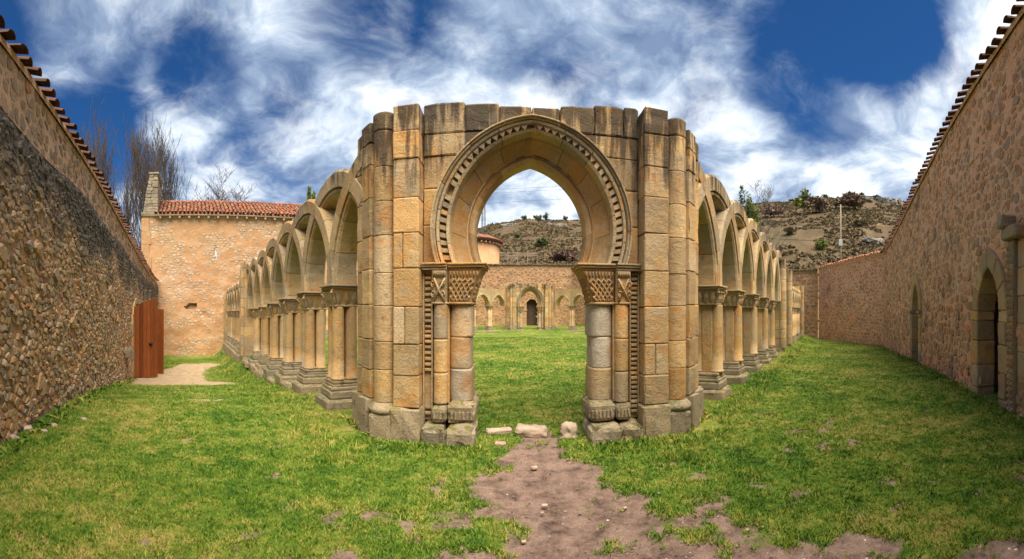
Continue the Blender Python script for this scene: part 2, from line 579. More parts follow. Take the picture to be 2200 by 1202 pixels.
M_RUB_L = rubble_mat('old_wall_stone', [(0, (0.48, 0.29, 0.14)), (0.25, (0.60, 0.40, 0.22)), (0.42, (0.22, 0.17, 0.125)), (0.55, (0.50, 0.39, 0.27)), (0.7, (0.56, 0.30, 0.125)), (0.85, (0.60, 0.46, 0.31)), (0.93, (0.30, 0.22, 0.15)), (1, (0.46, 0.20, 0.085))], black_top)
M_RUB_U = rubble_mat('upper_wall_stone', [(0, (0.26, 0.175, 0.11)), (0.35, (0.40, 0.265, 0.16)), (0.6, (0.30, 0.235, 0.18)), (0.85, (0.50, 0.34, 0.22)), (0.95, (0.46, 0.32, 0.2)), (1, (0.46, 0.17, 0.06))])
M_RUB_R = rubble_mat('enclosure_stone', [(0, (0.38, 0.215, 0.115)), (0.3, (0.60, 0.34, 0.18)), (0.45, (0.36, 0.27, 0.20)), (0.6, (0.68, 0.41, 0.24)), (0.8, (0.48, 0.285, 0.16)), (0.93, (0.74, 0.50, 0.33)), (1, (0.62, 0.24, 0.09))], dark_spots)
M_RUB_C = rubble_mat('church_stone', [(0, (0.50, 0.40, 0.28)), (0.5, (0.66, 0.56, 0.43)), (0.8, (0.48, 0.35, 0.22)), (1, (0.72, 0.63, 0.50))])
M_RUB_F = rubble_mat('far_wall_stone', [(0, (0.34, 0.20, 0.105)), (0.4, (0.46, 0.28, 0.145)), (0.7, (0.30, 0.21, 0.145)), (1, (0.54, 0.35, 0.20))])


def mortar_mat(name, a, bcol, dark=None, patch=None):
    m, T, b = material(name)
    g = T.node('ShaderNodeNewGeometry'); P = g.outputs['Position']
    n = T.noise(P, 1.3, 6, 0.6); n2 = T.noise(P, 8, 5, 0.65); f = T.noise(P, 50, 4, 0.7)
    c = T.mix(T.map(n, 0.35, 0.65), a, bcol)
    c = T.mix(T.map(n2, 0.5, 0.7, 0, 0.45), c, tuple(q * 0.55 for q in a))
    if patch: c = patch(T, P, c)
    if dark: c = dark(T, P, c)
    c = T.mix(1.0, c, T.ramp(f, [(0.25, (0.68, 0.66, 0.62)), (0.5, (1, 1, 1)), (0.75, (1.2, 1.18, 1.14))]), 'MULTIPLY')
    T.l.new(c, b.inputs['Base Color'])
    bump(T, b, T.math('ADD', T.math('MULTIPLY', f, 0.5), n2), 0.9, 0.035)
    return m


def church_patch(T, P, c):
    n = T.noise(T.vmath('MULTIPLY', P, (1, 1, 1.6)), 0.55, 5, 0.6)
    c = T.mix(T.map(n, 0.50, 0.60, 0, 0.75), c, (0.64, 0.41, 0.24))
    n = T.noise(T.vmath('ADD', P, (7, 2, 4)), 0.8, 5, 0.65)
    return T.mix(T.map(n, 0.58, 0.70, 0, 0.55), c, (0.27, 0.23, 0.18))


M_MOR_L = mortar_mat('old_wall_mortar', (0.60, 0.35, 0.175), (0.42, 0.24, 0.12), black_top)
M_MOR_U = mortar_mat('pink_mortar', (0.74, 0.47, 0.29), (0.66, 0.40, 0.235))
M_MOR_R = mortar_mat('tan_mortar', (0.78, 0.41, 0.225), (0.80, 0.50, 0.32), dark_spots)
M_MOR_C = mortar_mat('church_plaster', (0.62, 0.36, 0.19), (0.55, 0.31, 0.155), None, church_patch)
M_MOR_F = mortar_mat('far_wall_mortar', (0.52, 0.29, 0.15), (0.56, 0.35, 0.195))


def simple(name, stops, scale=12, bs=0.5, rough=0.85, bd=0.01, stretch=(1, 1, 1)):
    m, T, b = material(name)
    r, P = rnd(T)
    c = T.ramp(r, stops)
    f = T.noise(T.vmath('MULTIPLY', P, stretch), scale, 5, 0.65)
    c = T.mix(1.0, c, T.ramp(f, [(0.25, (0.55, 0.55, 0.55)), (0.5, (1, 1, 1)), (0.78, (1.35, 1.33, 1.3))]), 'MULTIPLY')
    T.l.new(c, b.inputs['Base Color'])
    b.inputs['Roughness'].default_value = rough
    bump(T, b, f, bs, bd)
    return m


M_RECESS = simple('shaded_rubble', [(0, (0.10, 0.065, 0.045)), (1, (0.12, 0.08, 0.055))], 6, 0.9, 0.95, 0.05)  # rubble with the shade behind the far portal put into its colour
M_TILE = simple('clay_tile', [(0, (0.30, 0.10, 0.05)), (0.35, (0.36, 0.14, 0.075)), (0.6, (0.24, 0.12, 0.08)), (0.8, (0.42, 0.20, 0.11)), (1, (0.20, 0.12, 0.085))], 14)
M_TILE_D = simple('shaded_clay_tile', [(0, (0.085, 0.042, 0.028)), (0.5, (0.12, 0.056, 0.036)), (0.8, (0.15, 0.06, 0.036)), (1, (0.07, 0.042, 0.03))], 14)  # darker clay copy; the wall-top tiles' shadow is put into the colour
M_WOOD = simple('varnished_wood', [(0, (0.20, 0.055, 0.014)), (0.5, (0.30, 0.088, 0.024)), (1, (0.15, 0.042, 0.011))], 5, 0.3, 0.45, 0.006, (9, 9, 0.7))
M_DARKBACK = simple('dark_backing', [(0, (0.05, 0.035, 0.025)), (1, (0.07, 0.05, 0.035))], 8, 0.3, 0.8)  # near-black backing for openings; the niche's shade is put into the colour
M_GREYWOOD = simple('weathered_timber', [(0, (0.28, 0.22, 0.16)), (1, (0.34, 0.28, 0.21))], 10)
M_IRON = simple('black_iron', [(0, (0.015, 0.015, 0.016)), (1, (0.03, 0.03, 0.03))], 20, 0.3, 0.5)
M_STEEL = simple('galvanised_steel', [(0, (0.14, 0.15, 0.16)), (1, (0.20, 0.21, 0.22))], 20, 0.2, 0.6)
M_PAINT = simple('white_metal_box', [(0, (0.62, 0.62, 0.62)), (1, (0.70, 0.70, 0.70))], 10, 0.1, 0.5)
M_BARK = simple('grey_bark', [(0, (0.17, 0.135, 0.115)), (1, (0.21, 0.17, 0.145))], 10)
M_TWIG = simple('twig_bark', [(0, (0.10, 0.078, 0.07)), (1, (0.13, 0.10, 0.09))], 10)
M_ROCK = simple('pale_rock', [(0, (0.42, 0.32, 0.25)), (0.6, (0.50, 0.39, 0.30)), (1, (0.36, 0.28, 0.22))], 9, 0.9, 0.9, 0.03)
M_CRAG = simple('grey_crag', [(0, (0.24, 0.21, 0.185)), (1, (0.33, 0.29, 0.25))], 1.2, 1.0, 0.95, 0.4)


def leafm(name, stops, trans=0.2):
    m, T, b = material(name)
    r, P = rnd(T)
    c = T.ramp(r, stops)
    T.l.new(c, b.inputs['Base Color'])
    b.inputs['Roughness'].default_value = 0.7
    return m


M_LEAF = leafm('evergreen_leaf', [(0, (0.035, 0.055, 0.015)), (0.6, (0.07, 0.10, 0.025)), (1, (0.12, 0.15, 0.04))])
M_OLIVE = leafm('pale_green_leaf', [(0, (0.09, 0.12, 0.02)), (0.6, (0.16, 0.20, 0.035)), (1, (0.22, 0.24, 0.05))])
M_PURPLE = leafm('bare_purple_twig', [(0, (0.12, 0.075, 0.06)), (0.6, (0.17, 0.105, 0.08)), (1, (0.22, 0.145, 0.10))])
M_SCRUB = leafm('dry_scrub_leaf', [(0, (0.11, 0.082, 0.042)), (0.4, (0.18, 0.128, 0.066)), (0.7, (0.13, 0.108, 0.052)), (1, (0.25, 0.185, 0.10))])


def grass_color(T, P, r=None):
    """turf: lush, tired and straw-coloured areas"""
    a = T.noise(P, 0.45, 4, 0.55); c2 = T.noise(T.vmath('ADD', P, (4, 9, 0)), 2.6, 5, 0.65)
    c3 = T.noise(T.vmath('ADD', P, (2, 5, 0)), 9.0, 4, 0.65)
    v = T.math('ADD', T.math('ADD', T.math('MULTIPLY', a, 0.50), T.math('MULTIPLY', c2, 0.60)), T.math('SUBTRACT', T.math('MULTIPLY', c3, 0.40), 0.22))
    if r is not None: v = T.math('ADD', v, T.math('MULTIPLY', T.math('SUBTRACT', r, 0.5), 0.22))
    return T.ramp(v, [(0.35, (0.032, 0.085, 0.008)), (0.455, (0.075, 0.150, 0.013)), (0.55, (0.145, 0.205, 0.025)), (0.64, (0.265, 0.25, 0.062)), (0.76, (0.38, 0.295, 0.115))])


def ground_mat():
    m, T, b = material('turf_and_earth')
    g = T.node('ShaderNodeNewGeometry'); P = g.outputs['Position']
    at = T.node('ShaderNodeAttribute', attribute_name='dirt'); dm = at.outputs['Fac']
    at2 = T.node('ShaderNodeAttribute', attribute_name='sand'); sm = at2.outputs['Fac']
    f = T.noise(P, 60, 4, 0.7); mid = T.noise(P, 14, 6, 0.7); n = T.noise(P, 4.5, 5, 0.65)
    gc = grass_color(T, P)
    gc = T.mix(1.0, gc, T.ramp(mid, [(0.3, (0.50, 0.52, 0.5)), (0.5, (1, 1, 1)), (0.72, (1.5, 1.4, 1.3))]), 'MULTIPLY')
    dirt = T.ramp(T.math('ADD', T.math('MULTIPLY', n, 0.6), T.math('MULTIPLY', mid, 0.4)), [(0.36, (0.065, 0.045, 0.036)), (0.44, (0.18, 0.12, 0.094)), (0.54, (0.285, 0.195, 0.155)), (0.68, (0.37, 0.265, 0.21))])
    sand = T.ramp(T.math('ADD', T.math('MULTIPLY', n, 0.75), T.math('MULTIPLY', f, 0.3)), [(0.36, (0.26, 0.18, 0.105)), (0.5, (0.42, 0.31, 0.19)), (0.7, (0.52, 0.40, 0.26))])
    dk = T.math('ADD', dm, T.math('MULTIPLY', T.math('SUBTRACT', mid, 0.5), 1.3))
    c = T.mix(T.map(dk, 0.20, 0.60), gc, dirt)
    sk = T.math('ADD', sm, T.math('ADD', T.math('MULTIPLY', T.math('SUBTRACT', mid, 0.5), 0.9), T.math('MULTIPLY', T.math('SUBTRACT', n, 0.5), 1.3)))
    c = T.mix(T.map(sk, 0.30, 0.72), c, sand)
    c = T.mix(1.0, c, T.ramp(f, [(0.25, (0.62, 0.62, 0.62)), (0.5, (1, 1, 1)), (0.75, (1.25, 1.25, 1.25))]), 'MULTIPLY')
    T.l.new(c, b.inputs['Base Color'])
    b.inputs['Roughness'].default_value = 0.95
    bump(T, b, T.math('ADD', T.math('MULTIPLY', f, 0.4), mid), 1.0, 0.035)
    return m


M_GROUND = ground_mat()


def blade_mat():
    m, T, b = material('grass_blade')
    r, P = rnd(T)
    x, y, z = T.sep(P)
    c = grass_color(T, T.combine(x, y, 0.0), r)
    c = T.mix(1.0, c, (1.25, 1.3, 1.1), 'MULTIPLY')
    T.l.new(c, b.inputs['Base Color'])
    b.inputs['Roughness'].default_value = 0.6
    return m


M_BLADE = blade_mat()


def hill_mat():
    m, T, b = material('hillside_scrub')
    g = T.node('ShaderNodeNewGeometry'); P = g.outputs['Position']
    a = T.noise(P, 0.05, 5, 0.6); n = T.noise(P, 0.22, 6, 0.65); f = T.noise(P, 1.4, 5, 0.7)
    v = T.math('ADD', T.math('MULTIPLY', n, 0.6), T.math('MULTIPLY', f, 0.4))
    c = T.ramp(v, [(0.33, (0.05, 0.036, 0.019)), (0.45, (0.085, 0.060, 0.032)), (0.55, (0.125, 0.088, 0.046)), (0.68, (0.18, 0.132, 0.072))])
    c = T.mix(T.map(a, 0.55, 0.68, 0, 0.6), c, (0.13, 0.115, 0.052))
    rk = T.noise(T.vmath('MULTIPLY', P, (0.5, 0.5, 1.8)), 0.3, 6, 0.75)
    c = T.mix(T.map(rk, 0.63, 0.72, 0, 0.7), c, (0.20, 0.175, 0.15))
    red = T.noise(T.vmath('ADD', P, (40, 3, 9)), 0.16, 5, 0.6)
    c = T.mix(T.map(red, 0.64, 0.72, 0, 0.8), c, (0.44, 0.19, 0.09))
    T.l.new(c, b.inputs['Base Color'])
    bump(T, b, T.math('ADD', T.math('MULTIPLY', n, 1.0), f), 0.8, 0.35)
    return m


M_HILL = hill_mat()

# ------------------------------------------------------------------ ground
def build_ground():
    NA = 560
    rs = np.concatenate([[0.05], np.geomspace(0.5, 62, 270), np.geomspace(70, 4000, 22)])
    az = np.linspace(0, 2 * np.pi, NA, endpoint=False)
    R, A = np.meshgrid(rs, az, indexing='ij')
    X = R * np.sin(A); Y = R * np.cos(A)
    inside = 1 - smooth(40, 60, R)
    Z = gz(X, Y) * inside - 0.6 * (1 - inside)
    Dm = dirt_mask(X, Y) * (R < 60); Sm = sand_mask(X, Y) * (R < 60)
    Z = Z - 0.025 * Dm * (R < 12) + 0.012 * (fbm(X * 6, Y * 6, 41, 3) - 0.5) * (R < 14)
    n = len(rs)
    V = np.stack([X, Y, Z], -1).reshape(-1, 3)
    i, j = np.meshgrid(np.arange(n - 1), np.arange(NA), indexing='ij')
    a = i * NA + j; b = i * NA + (j + 1) % NA
    loops = np.stack([a, a + NA, b + NA, b], -1).ravel()
    me = np_mesh('ground', V, loops, 4, M_GROUND, True)
    for nm, arr in (('dirt', Dm), ('sand', Sm)):
        at = me.attributes.new(nm, 'FLOAT', 'POINT')
        at.data.foreach_set('value', arr.ravel().astype(np.float32))
    o = obj('ground', me)
    tag(o, 'worn lawn with brown bare earth and a pale sandy path', 'ground', kind='structure')


build_ground()


def build_grass():
    rg = np.random.default_rng(7)
    pts = []
    N = 330000
    r = 2.2 * np.exp(rg.random(N) ** 0.85 * math.log(26 / 2.2)); a = (rg.random(N) - 0.5) * 2.9
    x = r * np.sin(a); y = r * np.cos(a)
    uL = (y - x) * S; uR = (x + y) * S
    ok = (uR > -2.15) & (uL > -2.75)
    D = dirt_mask(x, y); Sa = sand_mask(x, y)
    hi = fbm(x * 9, y * 9, 77, 3)
    ok &= (D + (hi - 0.5) * 1.3 < 0.36 + 0.30 * rg.random(N) ** 2) & (Sa + (hi - 0.5) * 1.2 < 0.30 + 0.35 * rg.random(N) ** 2)
    # nothing grows inside the portal's piers
    ok &= ~((np.abs(x - PX0) < 2.6) & (y > 4.9) & (y < 5.9) & (np.abs(x - PX0) > 0.8))
    x = x[ok]; y = y[ok]; r = r[ok]; uL = uL[ok]; uR = uR[ok]
    n = len(x)
    # taller along the foot of walls and piers
    edge = np.maximum.reduce([1 - smooth(0.05, 0.5, np.abs(uR + 2.15)), 1 - smooth(0.05, 0.5, np.abs(uL + 2.75)),
                              (1 - smooth(0.0, 0.45, np.abs(uL - 1.65))) * (uR > 4), (1 - smooth(0.0, 0.45, np.abs(uR - 1.65))) * (uL > 4),
                              (1 - smooth(0.0, 0.4, np.abs(y - 4.72))) * (np.abs(x - PX0) < 2.4) * (np.abs(x - PX0) > 0.65)])
    B = 4
    h = (0.012 + 0.022 * rg.random(n) ** 1.5 + 0.04 * edge * rg.random(n)) * (1 + 0.02 * r)
    V = np.zeros((n, B, 3, 3)); z0 = gz(x, y) - 0.008
    for k in range(B):
        th = rg.random(n) * 6.283; w = (0.0022 + 0.0010 * r) * (0.7 + 0.6 * rg.random(n))
        ox = (rg.random(n) - 0.5) * (0.02 + 0.006 * r); oy = (rg.random(n) - 0.5) * (0.02 + 0.006 * r)
        ln = h * (0.35 + 1.0 * rg.random(n)); lt = rg.random(n) * 6.283
        hh = h * (0.6 + 0.7 * rg.random(n))
        bx = x + ox; by = y + oy
        V[:, k, 0] = np.stack([bx - np.cos(th) * w, by - np.sin(th) * w, z0], -1)
        V[:, k, 1] = np.stack([bx + np.cos(th) * w, by + np.sin(th) * w, z0], -1)
        V[:, k, 2] = np.stack([bx + np.cos(lt) * ln, by + np.sin(lt) * ln, z0 + hh], -1)
    V = V.reshape(-1, 3)
    me = np_mesh('grass', V, np.arange(len(V)), 3, M_BLADE)
    tag(obj('grass', me), 'short green and straw-coloured grass of the worn lawn', 'grass', kind='stuff')


build_grass()

# ------------------------------------------------------------------ the corner portal
AR, AC, AZ = 1.01, 0.26, 2.66               # radius, offset and height of the arch centres
IMP = 2.22                                     # impost


def arc_rc(t):
    """radius and centre offset of the arch line t outside the opening: the outer orders are rounder"""
    c = AC * max(0.0, 1 - 0.75 * t)
    return AR - AC + t * 0.795 + c, c


def arc_pt(t, q, side):
    R, c = arc_rc(t)
    f0 = math.asin((IMP - AZ) / R); f1 = math.acos(c / R)
    f = f0 + (f1 - f0) * q
    return side * (-c + R * math.cos(f)), AZ + R * math.sin(f)


def sweep(sec, q0, q1, n, side, amp=0.0, seed=0):
    """a voussoir: cross-section of (t, y) carried along the arch from q0 to q1"""
    V = []; F = []
    m = len(sec)
    for i in range(n + 1):
        q = q0 + (q1 - q0) * i / n
        for (t, y) in sec:
            x, z = arc_pt(t, q, side)
            a = amp * n3((x, y, z), 4, seed)
            V.append((x, y + a, z + a * 0.5))
    for i in range(n):
        for j in range(m):
            a = i * m + j; b = i * m + (j + 1) % m
            F.append((a, a + m, b + m, b) if side > 0 else (a, b, b + m, a + m))
    c0 = tuple(range(m)); c1 = tuple(n * m + j for j in range(m))
    F.append(c0 if side > 0 else c0[::-1]); F.append(c1[::-1] if side > 0 else c1)
    return V, F


def build_portal():
    rg = random.Random(3)
    P = empty('corner_portal', (PX0, PY0, 0), 0, 'large weathered sandstone portal with a pointed horseshoe arch nearest the worn earth', 'portal', 'chamfered corner portals of the cloister')
    g = 0.005
    sd_ = [0]
    def nxt():
        sd_[0] += 1
        return sd_[0]
    def blk(name, *a, mat=M_STONE, par=P, rot=None, **k):
        v, f = rblock(*a, seed=nxt(), **k)
        return obj(name, mesh(name, v, f, mat), par) if rot is None else obj(name, mesh(name, v, f, mat), par, rot[0], (0, 0, rot[1]))
    cour = [0.0, 0.42, 0.80, 1.20, 1.66, 2.14, 2.62, 3.06, 3.50, 3.88, 4.20]
    for s in (-1, 1):
        X = lambda a, b: (a, b) if s > 0 else (-b, -a)
        jit = lambda: rg.uniform(-0.03, 0.03)
        # masses behind the dressed faces
        core = MB()
        core.add(box(*X(1.06, 2.02), 0.12, 0.66, -0.2, 4.06))
        core.add(box(*X(0.86, 1.07), 0.30, 0.66, -0.2, 2.2))
        obj('rubble_core', core.mesh('rubble_core', M_STONE), P)
        # flat pilaster, course by course
        cs = [c + (jit() if 0 < i < len(cour) - 1 else 0) for i, c in enumerate(cour)]
        cs[-1] += 0.03 if s > 0 else 0.0
        for i in range(len(cs) - 1):
            wd = 0.04 if i == 0 else 0.0
            x0, x1 = X(1.40 - wd * 0.5, 1.735 + wd)
            if i in (3, 5) and s < 0 or (i in (2,) and s > 0):
                xm = x0 + (x1 - x0) * (0.38 if i == 5 else 0.45)
                blk('ashlar_block', x0 + g / 2, xm - g / 2, -0.26, 0.16, cs[i] + g / 2, cs[i + 1] - g / 2, rad=0.016, amp=0.007, wear=0.5)
                blk('ashlar_block', xm + g / 2, x1 - g / 2, -0.262, 0.16, cs[i] + g / 2, cs[i + 1] - g / 2, rad=0.016, amp=0.010, wear=0.5)
            else:
                blk('ashlar_block', x0 + g / 2, x1 - g / 2, -0.26 - wd + rg.uniform(-.006, .006), 0.16, (cs[i] if i else -0.15) + g / 2, cs[i + 1] - g / 2,
                    rad=0.03 if i == 0 else 0.012 if i < 9 else 0.018, amp=0.03 if i == 0 else 0.012 if i < 9 else 0.018, wear=0.5, mat=M_BASE if i == 0 else M_STONE)
        # round shaft in the angle
        sh = obj('round_shaft', mesh('round_shaft', *lathe([(0.20, 0.30), (0.225, 0.33), (0.225, 0.37), (0.195, 0.40), (0.17, 0.42), (0.155, 0.44)], 20, 0.008, nxt(), s * 1.885, -0.10), M_BASE, True), P)
        cz = [0.44, 0.86, 1.22, 1.68, 2.10, 2.58, 3.02, 3.46, 3.92, 4.16]
        for i in range(len(cz) - 1):
            v, f = drum(0.152, cz[i] + 0.003, cz[i + 1] - 0.003, s * 1.885, -0.10, nxt(), 24, 0.006 if i < 8 else 0.012, 0.006 if i < 8 else 0.016)
            obj('shaft_drum', mesh('shaft_drum', v, f, M_STONE, True), sh)
        # plinth under the shaft and the turned faces
        blk('plinth_block', *X(1.745, 2.05), -0.30, 0.16, -0.15, 0.30, mat=M_BASE, rad=0.03, amp=0.015)
        # faces turned towards the gallery (45 degrees)
        rot = ((s * 2.03, -0.08, 0), s * math.radians(45))
        tc = [-0.15, 0.46, 0.84, 1.24, 1.70, 2.16, 2.60, 3.10, 3.54, 3.84, 4.10]
        for i in range(len(tc) - 1):
            z0, z1 = tc[i] + g / 2, tc[i + 1] - g / 2
            mt = M_BASE if i == 0 else M_STONE
            ex = 0.06 if i == 0 else 0.0
            a = X(0.0, 0.27); blk('ashlar_block', a[0] + g / 2, a[1] - g / 2, -0.08 - ex, 0.5, z0, z1, rot=rot, rad=0.012, amp=0.011, wear=1.0, mat=mt)
            a = X(0.27, 0.56 + ex); blk('ashlar_block', a[0] + g / 2, a[1] - g / 2, -0.02 - ex, 0.5, z0 + rg.uniform(-.04, 0) * (i > 0) * 0, z1, rot=rot, rad=0.012, amp=0.011, wear=1.0, mat=mt)
            if i < 9:
                a = X(0.56 + ex, 0.66 + ex * 2); blk('ashlar_block', a[0] + g / 2, a[1] - g / 2, 0.05 - ex, 0.5, z0, z1, rot=rot, rad=0.012, amp=0.011, wear=1.0, mat=mt)
        # bench of mossy blocks under the columns
        for k, (a, b) in enumerate(((0.70, 1.08), (1.09, 1.375))):
            x0, x1 = X(a, b)
            blk('plinth_block', x0, x1, -0.36 + 0.02 * k, 0.30, -0.15, 0.19, mat=M_BASE, rad=0.05, amp=0.045, wear=0.9)
        # big inner column of the jamb
        jc = obj('jamb_column', mesh('jamb_column', *rblock(*X(0.725, 1.07), -0.09, 0.56, 0.195, 0.44, rad=0.045, amp=0.03, seed=nxt(), wear=.6), M_BASE), P)
        tag(jc, 'jamb column of pale patched drums with a lattice capital')
        for i, (z0, z1, rr) in enumerate(((0.44, 0.86, 0.158), (0.865, 1.27, 0.160), (1.275, 1.70, 0.166))):
            v, f = post(*X(0.775 + (0.02 if i == 1 else 0), 1.065), 0.02 + 0.008 * i, 0.60, z0, z1, 0.12, nxt(), 0.014)
            obj('column_drum', mesh('column_drum', v, f, M_DRUM, True), jc)
        # slim colonnette beside it
        co = obj('colonnette', mesh('colonnette', *rblock(*X(1.075, 1.27), -0.12, 0.2, 0.195, 0.42, rad=0.05, amp=0.014, seed=nxt()), M_BASE), P)
        for z0, z1 in ((0.425, 0.82), (0.825, 1.25), (1.255, 1.70)):
            v, f = drum(0.092, z0, z1, s * 1.168, 0.0, nxt(), 16, 0.004)
            obj('column_drum', mesh('column_drum', v, f, M_SHAFT, True), co)
        st = X(1.062, 1.09)
        blk('jamb_block', st[0], st[1], 0.03, 0.2, 0.42, 1.7, rad=0.01, amp=0.004, mat=M_SHAFT)
        # recessed strip with a ladder of dentils
        strip = obj('dentil_strip', mesh('dentil_strip', *rblock(*X(1.272, 1.395), 0.0, 0.2, 0.20, 2.2, rad=0.008, amp=0.004, seed=nxt()), M_CAP), P)
        a = X(1.375, 1.398); obj('strip_fillet', mesh('strip_fillet', *rblock(a[0], a[1], -0.055, 0.05, 0.24, 2.19, rad=0.006, amp=0.003, seed=nxt()), M_CAP), strip)
        a = X(1.268, 1.285); obj('strip_fillet', mesh('strip_fillet', *rblock(a[0], a[1], -0.05, 0.05, 0.24, 2.19, rad=0.006, amp=0.003, seed=nxt()), M_CAP), strip)
        dme = mesh('dentil', *rblock(-0.042, 0.042, -0.052, 0.03, -0.019, 0.019, rad=0.008, amp=0.002, k=0), M_CAP)
        z = 0.30
        while z < 2.17:
            if not (0.40 < z < 0.80 and s < 0):
                obj('dentil', dme, strip, (s * 1.330, rg.uniform(-.004, .012), z), (0, rg.uniform(-.05, .05), 0), (1, 1, rg.uniform(.85, 1.1)))
            z += 0.062 if s > 0 else rg.uniform(0.06, 0.078)
        # carved foot of the bench: short upright bars
        fme = mesh('carved_bar', *rblock(-0.014, 0.014, -0.012, 0.02, -0.05, 0.05, rad=0.006, amp=0.002, k=0), M_BASE)
        for k in range(6):
            obj('carved_bar', fme, jc, (s * (0.76 + 0.05 * k), -0.115, 0.30), (0, rg.uniform(-.1, .1), 0))
        for k in range(4):
            obj('carved_bar', fme, co, (s * (1.10 + 0.045 * k), -0.132, 0.30), (0, rg.uniform(-.2, .2), 0))
        # capitals
        def capital(x0, x1, y0, flare_in, flare_f, z0, z1, mat, par, lattice):
            V = []; nz = 6
            F = []
            for i in range(nz + 1):
                t = i / nz; e = t ** 1.5
                xa, xb = x0 - flare_in * e, x1
                ya, yb = y0 - flare_f * e, 0.5
                z = z0 + (z1 - z0) * t
                c = 0.05 * (1 - t) + 0.012
                ring = [(xa + c, ya), (xb - 0.012, ya), (xb, ya + 0.012), (xb, yb), (xa, yb), (xa, ya + c)]
                V += [(s * px, py, z) for px, py in ring]
            for i in range(nz):
                for j in range(6):
                    a = i * 6 + j; b = i * 6 + (j + 1) % 6
                    F.append((a, b, b + 6, a + 6) if s > 0 else (a, a + 6, b + 6, b))
            top = tuple(nz * 6 + j for j in range(6)); bot = tuple(range(6))
            F.append(top if s > 0 else top[::-1]); F.append(bot[::-1] if s > 0 else bot)
            cp = obj('capital', mesh('capital', V, F, mat), par)
            cp_y = lambda z: y0 - flare_f * ((z - z0) / (z1 - z0)) ** 1.5
            cp_x = lambda z: x0 - flare_in * ((z - z0) / (z1 - z0)) ** 1.5
            # relief joined per face: interlaced bands, or curling stems
            rel = MB()
            za, zb = z0 + 0.03, z1 - 0.10
            if lattice:
                n = 5
                for dr in (-1, 1):
                    for k in range(-3, n + 1):
                        pts = []
                        for q in range(9):
                            tt = q / 8
                            fx = (k + (tt * 3 if dr > 0 else 3 - tt * 3)) / n
                            if 0.02 <= fx <= 0.98:
                                zz = za + (zb - za) * tt
                                xx = cp_x(zz) + 0.02 + fx * (x1 - cp_x(zz) - 0.03)
                                pts.append((s * xx, cp_y(zz) - 0.006 - 0.006 * ((q + k) % 2), zz))
                        if len(pts) > 1: rel.add(tube(pts, [0.0125] * len(pts), 5))
                        pts = []
                        for q in range(9):
                            tt = q / 8
                            fy = (k + (tt * 3 if dr > 0 else 3 - tt * 3)) / n
                            if 0.02 <= fy <= 0.98:
                                zz = za + (zb - za) * tt
                                pts.append((s * (cp_x(zz) - 0.008), cp_y(zz) + 0.03 + fy * 0.42, zz))
                        if len(pts) > 1: rel.add(tube(pts, [0.0125] * len(pts), 5))
            else:
                for k in range(4):
                    cx = x0 + 0.03 + (x1 - x0 - 0.05) * (k % 2) + 0.01; cz = za + (zb - za) * (0.30 + 0.42 * (k // 2)); hd = 1 if k % 2 else -1
                    pts = [(s * (cx - hd * (0.035 - 0.004 * q) * math.cos(q * 0.85)), cp_y(cz) - 0.008, cz + (0.06 - 0.006 * q) * math.sin(q * 0.85)) for q in range(9)]
                    rel.add(tube(pts, [0.013 - 0.0007 * q for q in range(9)], 5))
                rel.add(tube([(s * (x0 + 0.02), cp_y(za) - .005, za), (s * (x0 + x1) / 2, cp_y(zb) - .01, (za + zb) / 2), (s * (x1 - 0.03), cp_y(zb) - .008, zb)], [0.014] * 3, 5))
                rel.add(tube([(s * (x1 - 0.02), cp_y(za) - .005, za), (s * (x0 + x1) / 2, cp_y(zb) - .01, (za + zb) / 2), (s * (x0 + 0.01), cp_y(zb) - .008, zb)], [0.014] * 3, 5))
            # fluted band at the top and roll at the foot
            nb = 9 if lattice else 7
            for k in range(nb):
                zt = z1 - 0.05
                xx = cp_x(zt) + 0.015 + (x1 - cp_x(zt) - 0.03) * (k + 0.5) / nb
                rel.add(tube([(s * xx, cp_y(zt - 0.03) - 0.004, zt - 0.038), (s * xx, cp_y(zt + 0.04) - 0.006, zt + 0.04)], [0.011, 0.013], 5))
            rel.add(tube([(s * (x1 - .005), y0 - 0.012, z0 + 0.012), (s * (x0 + 0.06), y0 - 0.012, z0 + 0.012), (s * (x0 - 0.006), y0 + 0.05, z0 + 0.012), (s * (x0 - 0.006), 0.5, z0 + 0.012)], [0.018] * 4, 6))
            ro = obj('carved_relief', rel.mesh('carved_relief', mat, True), cp)
            return cp
        capital(0.775, 1.070, 0.02, 0.14, 0.06, 1.70, 2.13, M_WARM, P, True)
        capital(1.085, 1.265, -0.075, 0.015, 0.05, 1.70, 2.13, M_CAP if s < 0 else M_WARM, P, False)
        # impost mouldings, stepped
        im = MB()
        for (z0, z1, e) in ((2.135, 2.165, 0.0), (2.168, 2.195, 0.035), (2.198, 2.225, 0.055)):
            im.add(rblock(*X(0.625 - e, 1.068), -0.045 - e, 0.56, z0, z1, rad=0.008, amp=0.003, seed=nxt(), k=1))
        obj('impost', im.mesh('impost', M_WARM), P)
        im = MB()
        for (z0, z1, e) in ((2.135, 2.165, 0.0), (2.168, 2.195, 0.02), (2.198, 2.225, 0.035)):
            im.add(rblock(*X(1.074, 1.392), -0.13 - e, 0.2, z0, z1, rad=0.008, amp=0.003, seed=nxt(), k=1))
        obj('impost', im.mesh('impost', M_CAP), P)
        # arch orders
        def ring(name, sec, joints, mat, amp, n=6):
            out = []
            for i in range(len(joints) - 1):
                dq = 0.0016 if name != 'inner_voussoir' else 0.0
                v, f = sweep(sec, joints[i] + dq, joints[i + 1] - (dq if joints[i + 1] < 1 else 0), n, s, amp, nxt())
                out.append(obj(name, mesh(name, v, f, mat), P))
            return out
